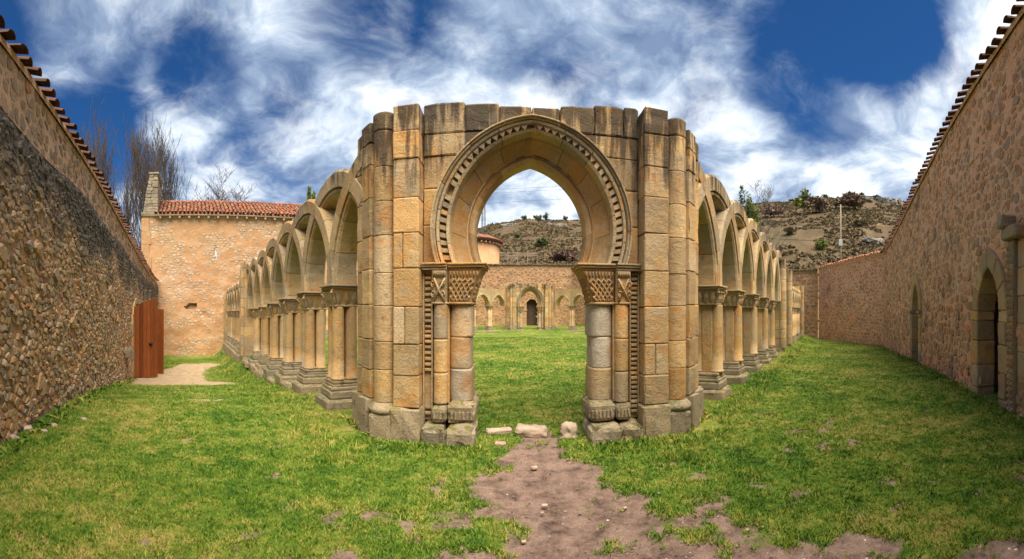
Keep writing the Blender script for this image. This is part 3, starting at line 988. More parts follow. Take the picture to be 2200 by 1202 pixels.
        ring('inner_voussoir', [(0.0, 0.42), (0.02, 0.36), (0.07, 0.325), (0.11, 0.34), (0.125, 0.37), (0.125, 0.62), (0.0, 0.62)], [0, 0.25, 0.52, 0.76, 1.0], M_SHAFT, 0.004, 8)
        ring('splayed_voussoir', [(0.115, 0.335), (0.22, 0.245), (0.33, 0.15), (0.375, 0.135), (0.375, 0.45), (0.115, 0.45)], [0, 0.2, 0.42, 0.6, 0.8, 1.0], M_WARM, 0.006, 7)
        vs = ring('dentil_voussoir', [(0.37, 0.10), (0.378, -0.03), (0.425, -0.055), (0.435, 0.045), (0.535, 0.045), (0.545, -0.055), (0.585, -0.07), (0.60, -0.03), (0.60, 0.15), (0.37, 0.15)],
                  [0, 0.12, 0.29, 0.46, 0.64, 0.82, 1.0], M_RING, 0.006, 5)
        js = [0, 0.12, 0.29, 0.46, 0.64, 0.82, 1.0]
        q = 0.035; kk = 0
        while q < 0.985:
            vi = max(i for i in range(6) if js[i] <= q)
            wq = 0.0125
            if q < 0.62:
                sec = [(0.432, -0.03), (0.538, -0.03), (0.538, 0.05), (0.432, 0.05)]
                v, f = sweep(sec, q - wq, q + wq, 1, s, 0.004, nxt())
            else:                                                     # wedge teeth near the crown
                V = []
                for (t, qq, y) in ((0.534, q - 0.02, -0.035), (0.534, q + 0.02, -0.035), (0.44, q, -0.02), (0.534, q - 0.02, 0.05), (0.534, q + 0.02, 0.05), (0.44, q, 0.05)):
                    x, z = arc_pt(t, qq, s); V.append((x, y, z))
                f = [(0, 1, 2), (3, 5, 4), (0, 3, 4, 1), (1, 4, 5, 2), (2, 5, 3, 0)]
                v = V
                if s < 0: f = [t[::-1] for t in f]
            if not (0.34 < q < 0.44 and s < 0 and kk % 2):
                obj('dentil', mesh('dentil', v, f, M_RING), vs[vi])
            q += 0.042; kk += 1
        ring('hood_voussoir', [(0.605, 0.1), (0.605, -0.05), (0.62, -0.085), (0.645, -0.075), (0.655, -0.11), (0.675, -0.11), (0.685, -0.05), (0.685, 0.1)], [0, 0.18, 0.42, 0.66, 0.86, 1.0], M_RING, 0.014, 6)
        # spandrel courses, cut to the arch
        def xa(z, t=0.67):
            R, c = arc_rc(t)
            d = R * R - (z - AZ) ** 2
            return -c + math.sqrt(d) if d > c * c else 0.0
        def spandrel(z0, z1, xl0, xr, yf=0.0):
            n = 5
            pl = [(max(xa(z0 + (z1 - z0) * i / n), xl0), z0 + (z1 - z0) * i / n) for i in range(n + 1)]
            poly = [(xr, z1), (xr, z0)] + pl if False else pl + [(xr, z1), (xr, z0)]
            poly = [(s * px, pz) for px, pz in poly]
            if s < 0: poly = poly[::-1]
            v, f = prism(poly[::-1], yf, 0.3, 0.014, 0.012, nxt())
            obj('spandrel_block', mesh('spandrel_block', v, f, M_STONE), P)
        lv = [2.232, 2.72, 3.20, 3.62, 3.90]
        for i in range(4): spandrel(lv[i] + g / 2, lv[i + 1] - g / 2, 0, 1.395, rg.uniform(-0.012, 0.012))
        # ragged top course
        tops = [(0.0, 0.36, 4.215), (0.362, 0.80, 4.25), (0.802, 1.20, 4.29), (1.202, 1.405, 4.31)] if s > 0 else [(0.0, 0.42, 4.22), (0.422, 0.85, 4.26), (0.852, 1.405, 4.30)]
        for (a, b, zt) in tops:
            z0 = max(3.905, AZ + math.sqrt(max((AR + 0.60) ** 2 - (a + AC) ** 2, 0)) - 0.05) if a < 0.8 else 3.905
            x0, x1 = X(a + g / 2, b - g / 2)
            blk('coping_stone', x0, x1, rg.uniform(-.006, .008), 0.64, 3.905, zt, rad=0.022, amp=0.018, wear=0.9)
        blk('coping_stone', *X(1.408, 2.02), 0.165, 0.64, 4.065, 4.27, rad=0.03, amp=0.02, wear=0.7)
    # wall behind the arch crown (inside face)
    bk = MB()
    for s in (-1, 1):
        n = 12
        pl = [arc_pt(0.13, i / n, s) for i in range(n + 1)]
        poly = pl + [(0, 4.1), (s * 2.0, 4.1), (s * 2.0, IMP + 0.01)]
        if s < 0: poly = poly[::-1]
        k = len(bk.v); m = len(poly)
        bk.v += [(x, 0.652, z) for x, z in poly] + [(x, 0.31, z) for x, z in poly]
        bk.f += [tuple(k + i for i in range(m)), tuple(k + m + i for i in range(m - 1, -1, -1))]
        bk.f += [(k + i, k + m + i, k + m + (i + 1) % m, k + (i + 1) % m) for i in range(m)]
    obj('inner_face', bk.mesh('inner_face', M_STONE), P)
    return P


PORTAL = build_portal()
FAR = copy_tree(PORTAL)
FAR.location = (1.55, 34.3, 0.0)
FAR.rotation_euler = (0, 0, math.radians(4))
FAR.scale = (0.86, 0.86, 0.93)
tag(FAR, 'distant sandstone portal across the lawn, framed by the near arch', 'portal')

# ------------------------------------------------------------------ the galleries
def voussoir_mesh(name, ri, re, dep, a0, a1, mat):
    sec = [(ri, -dep * 0.34), (ri + 0.03, -dep * 0.42), (ri + 0.065, -dep * 0.44), (ri + 0.075, -dep * 0.38), (ri + 0.09, -dep * 0.38), (ri + 0.10, -dep * 0.49), (re - 0.045, -dep * 0.5), (re, -dep * 0.42),
           (re, dep * 0.42), (re - 0.045, dep * 0.5), (ri + 0.10, dep * 0.49), (ri + 0.09, dep * 0.38), (ri + 0.075, dep * 0.38), (ri + 0.065, dep * 0.44), (ri + 0.03, dep * 0.42), (ri, dep * 0.34)]
    V = []; F = []; m = len(sec); n = 3
    for i in range(n + 1):
        a = a0 + (a1 - a0) * i / n
        for r, y in sec: V.append((r * math.cos(a), y, r * math.sin(a)))
    for i in range(n):
        for j in range(m):
            p = i * m + j; q = i * m + (j + 1) % m
            F.append((p, p + m, q + m, q))
    F.append(tuple(range(m))); F.append(tuple(n * m + j for j in range(m - 1, -1, -1)))
    return mesh(name, V, F, mat)


def capital_mesh(name, w, d, h, mat, seed, plain=False):
    """flared block with corner volutes and leaves"""
    mb = MB()
    V = []; F = []
    nz = 5
    for i in range(nz + 1):
        t = i / nz; k = 0.78 + 0.24 * t ** 1.8
        c = 0.06 * (1 - t) + 0.01
        hw, hd = w / 2 * k, d / 2 * k
        ring = [(-hw + c, -hd), (hw - c, -hd), (hw, -hd + c), (hw, hd - c), (hw - c, hd), (-hw + c, hd), (-hw, hd - c), (-hw, -hd + c)]
        V += [(x, y, h * 0.80 * t) for x, y in ring]
    for i in range(nz):
        for j in range(8):
            a = i * 8 + j; b = i * 8 + (j + 1) % 8
            F.append((a, b, b + 8, a + 8))
    F.append(tuple(range(7, -1, -1))); F.append(tuple(nz * 8 + j for j in range(8)))
    mb.add((V, F))
    mb.add(rblock(-w * 0.55, w * 0.55, -d * 0.55, d * 0.55, h * 0.80, h * 0.90, rad=0.01, amp=0.003, seed=seed, k=0))
    mb.add(rblock(-w * 0.60, w * 0.60, -d * 0.60, d * 0.60, h * 0.905, h, rad=0.01, amp=0.003, seed=seed + 1, k=0))
    if not plain:
        for sx in (-1, 1):
            for sy in (-1, 1):
                pts = []
                for q in range(9):
                    a = q * 0.75; rr = 0.055 - 0.005 * q
                    k = w / 2 * 0.98 + rr * math.cos(a) * 0.6
                    pts.append((sx * k, sy * (d / 2 * 0.98 + rr * math.cos(a) * 0.6), h * 0.62 + rr * math.sin(a)))
                mb.add(tube([(sx * w * 0.40, sy * d * 0.40, h * 0.1), (sx * w * 0.46, sy * d * 0.46, h * 0.4)] + pts, [0.028, 0.028] + [0.024 - 0.0015 * q for q in range(9)], 5))
        for k in range(3):
            fx = (-0.26 + 0.26 * k)
            for sy in (-1, 1):
                mb.add(tube([(w * fx, sy * d * 0.36, 0.01), (w * fx, sy * d * 0.39, h * 0.3), (w * fx * 1.1, sy * d * 0.47, h * 0.62), (w * fx * 1.1, sy * d * 0.51, h * 0.60), (w * fx * 1.1, sy * d * 0.50, h * 0.50)], [0.035, 0.055, 0.045, 0.035, 0.012], 6))
                mb.add(tube([(sy * w * 0.36, d * fx, 0.01), (sy * w * 0.39, d * fx, h * 0.3), (sy * w * 0.47, d * fx * 1.1, h * 0.62), (sy * w * 0.51, d * fx * 1.1, h * 0.60), (sy * w * 0.50, d * fx * 1.1, h * 0.50)], [0.035, 0.055, 0.045, 0.035, 0.012], 6))
    # astragal
    mb.add(rblock(-w * 0.41, w * 0.41, -d * 0.41, d * 0.41, -0.03, 0.012, rad=0.016, amp=0.002, seed=seed, k=0))
    return mb.mesh(name, mat)


def base_mesh(name, w, d, h, mat, seed):
    mb = MB()
    mb.add(rblock(-w * 0.5, w * 0.5, -d * 0.5, d * 0.5, 0, h * 0.48, rad=0.03, amp=0.014, seed=seed, wear=.5))
    mb.add(rblock(-w * 0.47, w * 0.47, -d * 0.47, d * 0.47, h * 0.47, h * 0.66, rad=0.05, amp=0.008, seed=seed + 1, k=1))
    mb.add(rblock(-w * 0.42, w * 0.42, -d * 0.42, d * 0.42, h * 0.655, h * 0.80, rad=0.03, amp=0.005, seed=seed + 2, k=1))
    mb.add(rblock(-w * 0.41, w * 0.41, -d * 0.41, d * 0.41, h * 0.81, h, rad=0.035, amp=0.005, seed=seed + 3, k=1))
    return mb.mesh(name, mat)


def arcade(name, origin, rz, label, cols, s, z_aba, kind, u_min, u_max, base_z=lambda u: 0.0, plinth_to=-0.25, rib=0.37, dep=0.46, wide=0.50, zk=1.0):
    """open gallery of interlaced round arches; local X runs along it. kind 'quad' has four shafts, 'core' a square pier with a shaft on each face, 'thin' slim ribs"""
    A = empty(name, origin, rz, label, 'arcade', 'galleries of the cloister')
    rg = random.Random(int(abs(origin[0] * 100)))
    NV = 9
    vm = [voussoir_mesh('voussoir', s - rib * 0.5, s + rib * 0.5, dep, math.pi * i / NV + 0.003, math.pi * (i + 1) / NV - 0.003, M_ARC) for i in range(NV)]
    ch = 0.34
    cmv = [capital_mesh('capital', wide, wide * 1.0, ch, M_CAP, 5 + i, kind == 'thin') for i in range(2)]
    bmv = [base_mesh('base', wide * 1.12, wide * 1.15, 0.30, M_BASE, 50 + i) for i in range(3)]
    pmv = [mesh('plinth', *rblock(-wide * 0.72, wide * 0.72, -wide * 0.74, wide * 0.74, -0.5, 0, rad=0.035, amp=0.02, seed=70 + i, wear=.6), M_BASE) for i in range(3)]
    centres = [cols[0] - s] + list(cols) + [cols[-1] + s]
    for ci, c in enumerate(centres):
        for i in range(NV):
            am = math.pi * (i + 0.5) / NV
            u = c + s * math.cos(am)
            if u_min - 0.05 <= u <= u_max + 0.05:
                bz = base_z(min(max(c, cols[0]), cols[-1]))
                obj('voussoir', vm[i], A, (c, rg.uniform(-.004, .004), z_aba + bz), (0, 0, 0), (1, 0.985 if ci % 2 else 1.0, zk))
    for ci, c in enumerate(cols):
        bz = base_z(c)
        gl = bz
        z_pl = 0.16; z_bs = z_pl + 0.30; z_cp = z_aba - ch
        p = obj('column', pmv[ci % 3], A, (c, rg.uniform(-.03, .03), gl + z_pl), (0, 0, rg.uniform(-.03, .03) + math.pi * (ci % 2)))
        p.rotation_euler = (0, 0, rg.uniform(-.03, .03))
        obj('base', bmv[(ci + 1) % 3], p, (0, 0, 0.0))
        obj('capital', cmv[ci % 2], p, (0, 0, z_cp - z_pl))
        L = z_cp - z_bs - 0.03
        if kind == 'quad':
            for sx in (-1, 1):
                for sy in (-1, 1):
                    v, f = lathe([(0.12, 0), (0.135, 0.015), (0.125, 0.04), (0.106, 0.05), (0.105, L * 0.3), (0.103, L * 0.65), (0.101, L - 0.02), (0.101, L)], 14, 0.004, ci * 7 + sx + 2 * sy)
                    obj('shaft', mesh('shaft', v, f, M_SHAFT, True), p, (sx * 0.116, sy * 0.116, 0.30))
        elif kind == 'core':
            v, f = rblock(-0.13, 0.13, -0.10, 0.10, 0, L, rad=0.012, amp=0.006, seed=ci + 90, k=3)
            obj('core_slab', mesh('core_slab', v, f, M_SHAFT), p, (0, 0, 0.30))
            for sy in (-1, 1):
                v, f = lathe([(0.138, 0), (0.15, 0.015), (0.142, 0.04), (0.12, 0.05), (0.118, L * 0.3), (0.116, L * 0.65), (0.113, L - 0.02), (0.113, L)], 16, 0.004, ci * 7 + sy)
                obj('shaft', mesh('shaft', v, f, M_SHAFT, True), p, (0, sy * 0.155, 0.30))
        else:
            for sx in (-1, 1):
                v, f = lathe([(0.10, 0), (0.10, 0.03), (0.085, 0.04), (0.083, L * 0.5), (0.082, L)], 12, 0.003, ci * 5 + sx)
                obj('shaft', mesh('shaft', v, f, M_SHAFT, True), p, (sx * 0.085, -0.10, 0.30))
                obj('shaft', mesh('shaft', v, f, M_SHAFT, True), p, (sx * 0.085, 0.10, 0.30))
    return A


def pillar(A, u, w, d, z0, z1, seed, rounds=(), name='pillar'):
    """square pier of coursed blocks, with engaged round shafts"""
    rg = random.Random(seed)
    p = obj(name, mesh(name, *rblock(-w * 0.62, w * 0.62, -d * 0.60, d * 0.60, -0.6, 0.22, rad=0.03, amp=0.02, seed=seed, wear=.5), M_BASE), A, (u, 0, z0))
    z = 0.22
    i = 0
    while z < z1 - z0 - 0.05:
        h = min(rg.uniform(0.36, 0.48), z1 - z0 - z)
        if z1 - z0 - z - h < 0.15: h = z1 - z0 - z
        obj('ashlar_block', mesh('ashlar_block', *rblock(-w / 2, w / 2, -d / 2, d / 2, z + .003, z + h - .003, rad=0.014, amp=0.007, seed=seed * 31 + i, wear=.5), M_STONE), p)
        for (rx, ry, rr) in rounds:
            v, f = drum(rr, z + .003, z + h - .003, rx, ry, seed * 17 + i, 14, 0.004)
            obj('shaft_drum', mesh('shaft_drum', v, f, M_STONE, True), p)
        z += h; i += 1
    return p


# --- gallery on the side of the enclosure wall with the two niches (axis nR = 2.05)
def frame(u, n, side):
    """world point on a gallery line: u along, n across (side +1: to the right of the view, -1: to the left)"""
    return ((u - n) * S, (u + n) * S, 0) if side > 0 else ((n - u) * S, (u + n) * S, 0)


SP_R = 1.76
colsR = [7.5 + SP_R * i for i in range(5)]
zR = lambda u: -0.18 * float(smooth(9, 22, u))
AR1 = arcade('interlaced_arcade', frame(0, 2.36, 1), math.radians(45), 'gallery of interlaced arches on single stout shafts facing the niched wall', colsR, SP_R, 2.10, 'core', 5.75, 16.5, zR, zk=1.05)
pillar(AR1, 16.75, 0.42, 0.50, zR(15.8), 3.75, 4, [(-0.12, -0.27, 0.15), (0.15, -0.27, 0.13), (-0.1, 0.27, 0.14)])
SP_R2 = 0.98
colsR2 = [20.2 + SP_R2 * i for i in range(7)]
AR2 = arcade('interlaced_arcade', frame(0, 2.36, 1), math.radians(45), 'farther slender gallery with fluted piers ending at the tiled end wall', colsR2, SP_R2, 2.05, 'thin', 19.5, 26.4, zR, rib=0.28, wide=0.40)
pillar(AR2, 19.3, 0.40, 0.50, zR(18.3), 3.6, 6, [(-0.12, -0.27, 0.14), (0.14, -0.27, 0.12)])
pillar(AR2, 26.9, 0.42, 0.52, zR(24), 3.30, 7, [(-0.12, -0.28, 0.14), (0.13, -0.28, 0.12)])

# --- gallery on the side of the old rubble wall (axis nL = 2.15)
SP_L = 1.70
colsL = [6.6 + SP_L * i for i in range(6)]
AL1 = arcade('interlaced_arcade', frame(0, 2.56, -1), math.radians(135), 'gallery of interlaced arches on clustered shafts facing the old rubble wall', colsL, SP_L, 2.06, 'quad', 5.45, 17.1, lambda u: -0.33 * float(smooth(6, 16, u)), wide=0.53, zk=1.01)
pillar(AL1, 17.35, 0.56, 0.58, -0.5, 3.72, 8, [(0.1, 0.29, 0.12)])
zB = lambda u: -0.36
SP_B = 1.26
colsB = [19.2 + SP_B * i for i in range(6)]
AL2 = arcade('interlaced_arcade', frame(0, 2.56, -1), math.radians(135), 'raised far gallery standing on a stone podium near the church', colsB, SP_B, 2.03, 'quad', 18.0, 26.3, zB, rib=0.34, wide=0.50)
pillar(AL2, 18.0, 0.34, 0.5, -0.6, 3.5, 9, [(0, 0.27, 0.11)])
pillar(AL2, 26.6, 0.42, 0.52, -1.2, 2.85, 10, [(0, 0.28, 0.12)])
rg = random.Random(5)
u = 18.3
while u < 26.4:                                   # podium stones under it
    L = rg.uniform(0.55, 0.95)
    zt = zB(u) - 0.0
    for k in range(2):
        h0 = -1.7 + (zt + 1.55) * (0.0 if k == 0 else 0.62); h1 = -1.7 + (zt + 1.7) * (0.60 if k == 0 else 1.0)
        obj('podium_stone', mesh('podium_stone', *rblock(u + .006, u + L - .006, -0.46, 0.46 + 0.05 * (1 - k), h0, h1, rad=0.03, amp=0.02, seed=int(u * 10) + k, wear=.6), M_BASE), AL2)
    u += L
for A_, u0, u1, sgn in ((AL1, 5.5, 17.0, 1), (AR1, 6.4, 16.4, -1)):   # flat stones between the plinths
    u = u0
    while u < u1:
        L = rg.uniform(0.45, 0.85)
        e = 0.42 if sgn > 0 else 0.34
        obj('kerb_stone', mesh('kerb_stone', *rblock(u + .01, u + L - .01, -e - rg.uniform(-.05, .06), e + rg.uniform(-.05, .08), -0.5, -0.05 + rg.uniform(-.03, .05) - 0.3 * float(smooth(6, 17, u)), rad=0.04, amp=0.03, seed=int(u * 13), wear=.6), M_BASE), A_)
        u += L

# --- the two far galleries with solid spandrels
def plain_arcade(origin, rz, label, n, bay, z0, top, sgn):
    A = empty('pointed_arcade', origin, rz, label, 'arcade', 'galleries of the cloister')
    aw, zs, dep = bay * 0.385, 2.10, 0.44
    # one bay of wall above two half piers, opening a pointed arch
    ra = aw * 1.42; c = ra - aw
    f1 = math.acos(c / ra)
    arc = [(-c + ra * math.cos(f1 * i / 8), zs + ra * math.sin(f1 * i / 8)) for i in range(9)]
    pts = arc + [(-x, z) for x, z in arc[-2::-1]]
    V = []; F = []
    h = bay / 2 - 0.004
    m = len(pts)
    for y in (-dep / 2, dep / 2):
        V += [(x, y, z) for x, z in pts]
        V += [(max(-h, min(h, x * h / aw)), y, top if 1 < i < m - 2 else (zs if i in (0, m - 1) else top)) for i, (x, z) in enumerate(pts)]
    def q(a, b, c_, d_): F.append((a, b, c_, d_))
    for i in range(m - 1):
        q(i, i + 1, m + i + 1, m + i)
        q(2 * m + i + 1, 2 * m + i, 3 * m + i, 3 * m + i + 1)
        q(i + 1, i, 2 * m + i, 2 * m + i + 1)
        q(m + i, m + i + 1, 3 * m + i + 1, 3 * m + i)
    q(0, m, 3 * m, 2 * m); q(m, m, 3 * m, 3 * m) if False else None
    q(m - 1, 3 * m - 1, 4 * m - 1, 2 * m - 1)
    wm = mesh('spandrel_wall', V, F, M_ARC)
    # voussoirs around the opening
    vms = []
    for sd in (-1, 1):
        for i in range(4):
            a0, a1 = f1 * i / 4 + .004, f1 * (i + 1) / 4 - .004
            poly = [(-c + r_ * math.cos(a), zs + r_ * math.sin(a)) for r_, a in ((ra, a0), (ra + 0.15, a0), (ra + 0.15, (a0 + a1) / 2), (ra + 0.15, a1), (ra, a1), (ra, (a0 + a1) / 2))]
            poly = [(sd * x, z) for x, z in poly]
            if sd > 0: poly = poly[::-1]
            vms.append(mesh('voussoir', *prism(poly, -dep / 2 - 0.05, dep / 2 + 0.04, 0.02), M_ARC))
    cm = capital_mesh('capital', 0.46, 0.46, 0.30, M_CAP, 3, True)
    bm = base_mesh('base', 0.54, 0.58, 0.28, M_BASE, 12)
    pm = mesh('plinth', *rblock(-0.36, 0.36, -0.38, 0.38, -0.4, 0, rad=0.03, amp=0.015, seed=77), M_BASE)
    L = zs - 0.30 - 0.44 - 0.02
    sm_ = mesh('shaft', *lathe([(0.10, 0), (0.115, 0.02), (0.095, 0.04), (0.09, L * .5), (0.088, L)], 12, 0.003, 2), M_SHAFT, True)
    for i in range(n):
        x = sgn * (bay * (i + 0.5))
        obj('spandrel_wall', wm, A, (x, 0, z0))
        for k, vm_ in enumerate(vms): obj('voussoir', vm_, A, (x, 0, z0))
        p = obj('column', pm, A, (sgn * bay * (i + 1), 0, z0 + 0.16))
        obj('base', bm, p); obj('capital', cm, p, (0, 0, zs - 0.30 - 0.16))
        for sx in (-1, 1):
            for sy in (-1, 1):
                obj('shaft', sm_, p, (sx * 0.10, sy * 0.10, 0.28))
        obj('kerb_stone', mesh('kerb_stone', *rblock(x - bay / 2 + .02, x + bay / 2 - .02, -0.5, 0.4, -0.4, 0.10, rad=0.03, amp=0.02, seed=i), M_BASE), A, (0, 0, z0))
    return A


plain_arcade((1.55 - 2.2, 34.3 + 0.25, 0), math.radians(-135 + 180), 'far gallery of pointed arches between the distant portal and the church', 12, 1.72, 0.0, 3.5, -1)
plain_arcade((1.55 + 2.2, 34.3 + 0.4, 0), math.radians(-45), 'far gallery of pointed arches running off to the other side of the distant portal', 11, 1.72, 0.0, 3.5, 1)

# ------------------------------------------------------------------ rubble walls
def vor_cells(x0, x1, z0, z1, cw, ch, rg, jit=0.85):
    """irregular cells that fill a rectangle (Voronoi of a jittered grid)"""
    nx = max(1, int((x1 - x0) / cw)); nz = max(1, int((z1 - z0) / ch))
    cw = (x1 - x0) / nx; ch = (z1 - z0) / nz
    P = {}
    for i in range(-2, nx + 2):
        for j in range(-2, nz + 2):
            P[i, j] = (x0 + (i + 0.5 + (0.5 if j % 2 else 0) * 0.8 + rg.uniform(-.5, .5) * jit) * cw, z0 + (j + 0.5 + rg.uniform(-.5, .5) * jit) * ch)
    k = cw / ch
    for i in range(nx):
        for j in range(nz):
            px, pz = P[i, j]
            poly = [(-cw * 1.3, -ch * 1.3), (cw * 1.3, -ch * 1.3), (cw * 1.3, ch * 1.3), (-cw * 1.3, ch * 1.3)]
            for a in range(-2, 3):
                for b in range(-2, 3):
                    if a == 0 and b == 0: continue
                    qx, qz = P.get((i + a, j + b), (None, None))
                    if qx is None: continue
                    dx, dz = (qx - px), (qz - pz) * k
                    d2 = (dx * dx + dz * dz) / 2
                    out = []
                    m = len(poly)
                    for t in range(m):
                        A = poly[t]; B = poly[(t + 1) % m]
                        fa = A[0] * dx + A[1] * k * dz - d2; fb = B[0] * dx + B[1] * k * dz - d2
                        if fa <= 0: out.append(A)
                        if fa * fb < 0:
                            w = fa / (fa - fb)
                            out.append((A[0] + (B[0] - A[0]) * w, A[1] + (B[1] - A[1]) * w))
                    poly = out
                    if len(poly) < 3: break
                if len(poly) < 3: break
            if len(poly) >= 3: yield px, pz, poly


def stone_vf(poly, shrink, bulge, rg, cut=0.28):
    """one stone: rounded outline, bulging face, outward = -y"""
    m = len(poly)
    out = []
    for i in range(m):                                            # cut the corners once
        A = poly[i]; B = poly[(i + 1) % m]
        ln = math.hypot(A[0] - B[0], A[1] - B[1])
        c1, c2 = cut * rg.uniform(.4, 1.5), cut * rg.uniform(.4, 1.5)
        jx, jz = rg.uniform(-.09, .09) * ln, rg.uniform(-.09, .09) * ln
        out.append((A[0] * (1 - c1) + B[0] * c1 + jx, A[1] * (1 - c1) + B[1] * c1 + jz))
        if m < 6 and ln > 0.05: out.append((A[0] * c2 + B[0] * (1 - c2) - jx, A[1] * c2 + B[1] * (1 - c2) - jz))
    n = len(out)
    V = [(x * shrink, 0.03, z * shrink) for x, z in out]
    k2 = rg.uniform(0.78, 0.92)
    tx, tz = rg.uniform(-.35, .35), rg.uniform(-.35, .35)
    sc = max(max(abs(x) for x, z in out), 1e-3)
    for x, z in out:
        V.append((x * shrink * k2 + rg.uniform(-.08, .08) * sc, -bulge * (0.75 + 0.45 * rg.random()) * (1 + (tx * x + tz * z) / sc), z * shrink * k2 + rg.uniform(-.08, .08) * sc))
    V.append((0, -bulge * (1.0 + 0.35 * rg.random()), 0))
    F = []
    for i in range(n):
        j = (i + 1) % n
        F += [(i, j, n + j, n + i), (n + i, n + j, 2 * n)]
    return V, F


def rubble_wall(name, p0, p1, label, mats, top, bot, zones, holes=(), thick=0.7, see=(0, 99), seed=1, cat='wall', group=None, res=0.14, n_ind=300, face=None, parent=None):
    """masonry wall from p0 to p1 (local X), seen from local -Y. zones: (z0(s), z1(s), cell w, cell h, shrink, keep, bulge, y offset, stone material, mortar material)"""
    d = Vector((p1[0] - p0[0], p1[1] - p0[1])); L = d.length
    rz = math.atan2(d.y, d.x)
    W = parent or tag(empty(name, (p0[0], p0[1], 0), rz, label, cat, group), kind='thing')
    rg = random.Random(seed)
    inhole = lambda s_, z_: any(h(s_, z_) for h in holes)
    for zi, (fz0, fz1, cw, ch, shrink, keep, bulge, yoff, smat, mmat) in enumerate(zones):
        nx = int(L / res); zlo = min(fz0(L * i / 20) for i in range(21)); zhi = max(fz1(L * i / 20) for i in range(21))
        nz = max(2, int((zhi - zlo) / res))
        V = []; F = []
        for i in range(nx + 1):
            s_ = L * i / nx
            a, b = fz0(s_), fz1(s_)
            for j in range(nz + 1):
                z = a + (b - a) * j / nz
                V.append((s_, yoff + 0.035 * n3((s_, zi, z), 1.7, seed) + 0.02 * n3((s_, zi, z), 5, seed), z))
        for i in range(nx):
            for j in range(nz):
                cs, cz = L * (i + .5) / nx, (V[i * (nz + 1) + j][2] + V[i * (nz + 1) + j + 1][2]) / 2
                if inhole(cs, cz): continue
                a = i * (nz + 1) + j
                F.append((a, a + nz + 1, a + nz + 2, a + 1))
        k = len(V)                                                 # top, ends and back
        for s_ in (0, L):
            V += [(s_, yoff, fz0(s_)), (s_, yoff + thick, fz0(s_)), (s_, yoff + thick, fz1(s_)), (s_, yoff, fz1(s_))]
        F += [(k, k + 1, k + 2, k + 3), (k + 7, k + 6, k + 5, k + 4), (k + 1, k + 5, k + 6, k + 2)]
        M = int(L / 0.1)
        k = len(V)
        for i in range(M + 1):
            s_ = L * i / M
            V += [(s_, yoff - 0.0, fz1(s_)), (s_, yoff + thick, fz1(s_))]
        for i in range(M):
            if inhole(L * (i + .5) / M, fz1(L * (i + .5) / M) - 0.03): continue
            F.append((k + 2 * i, k + 2 * i + 2, k + 2 * i + 3, k + 2 * i + 1))
        if mmat: obj('mortar', mesh('mortar', V, F, mmat, True), W)
        cand = []
        for px, pz, poly in vor_cells(0, L, zlo, zhi, cw, ch, rg):
            if not (fz0(px) + 0.02 < pz < fz1(px) - 0.06) or inhole(px, pz): continue
            if rg.random() > (keep(px, pz) if callable(keep) else keep): continue
            k_ = shrink * rg.uniform(0.82, 1.04)
            v, f = stone_vf(poly, k_, bulge * rg.uniform(0.4, 1.35), rg)
            area = sum(poly[t][0] * poly[(t + 1) % len(poly)][1] - poly[(t + 1) % len(poly)][0] * poly[t][1] for t in range(len(poly)))
            w = Vector((p0[0], p0[1])) + d / L * px
            inview = see[0] <= px <= see[1]
            cand.append((abs(area) / max(w.length, 1) ** 2.6 * (1 if inview else 0), px, pz, v, f))
        cand.sort(key=lambda t: -t[0])
        ni = n_ind if zi == 0 else min(n_ind, 150 if zi == 1 else 50)
        rest = MB()
        for ci, (_, px, pz, v, f) in enumerate(cand):
            y = yoff + 0.035 * n3((px, zi, pz), 1.7, seed)
            if ci < ni:
                obj('stone', mesh('stone', v, f, smat), W, (px, y, pz))
            else:
                rest.add(([(a + px, b + y, c + pz) for a, b, c in v], f))
        if rest.v:
            o = obj('masonry', rest.mesh('masonry', smat), W)
            tag(o, kind='stuff')
    return W, L, rz


def tile_mesh(name, r, L, mat, flip=False, seg=7, th=0.018):
    V = []; F = []
    for yy, k in ((0, 1.0), (L, 0.86)):
        for rr in (r * k, (r - th) * k):
            for i in range(seg + 1):
                a = math.pi * i / seg
                V.append((-math.cos(a) * rr, yy, (math.sin(a) * rr) * (-1 if flip else 1)))
    n = seg + 1
    for i in range(seg):
        F += [(i, i + 1, 2 * n + i + 1, 2 * n + i), (n + i + 1, n + i, 3 * n + i, 3 * n + i + 1), (i + 1, i, n + i, n + i + 1), (2 * n + i, 2 * n + i + 1, 3 * n + i + 1, 3 * n + i)]
    F += [(0, 2 * n, 3 * n, n), (seg, n + seg, 3 * n + seg, 2 * n + seg)]
    return mesh(name, V, F, mat)


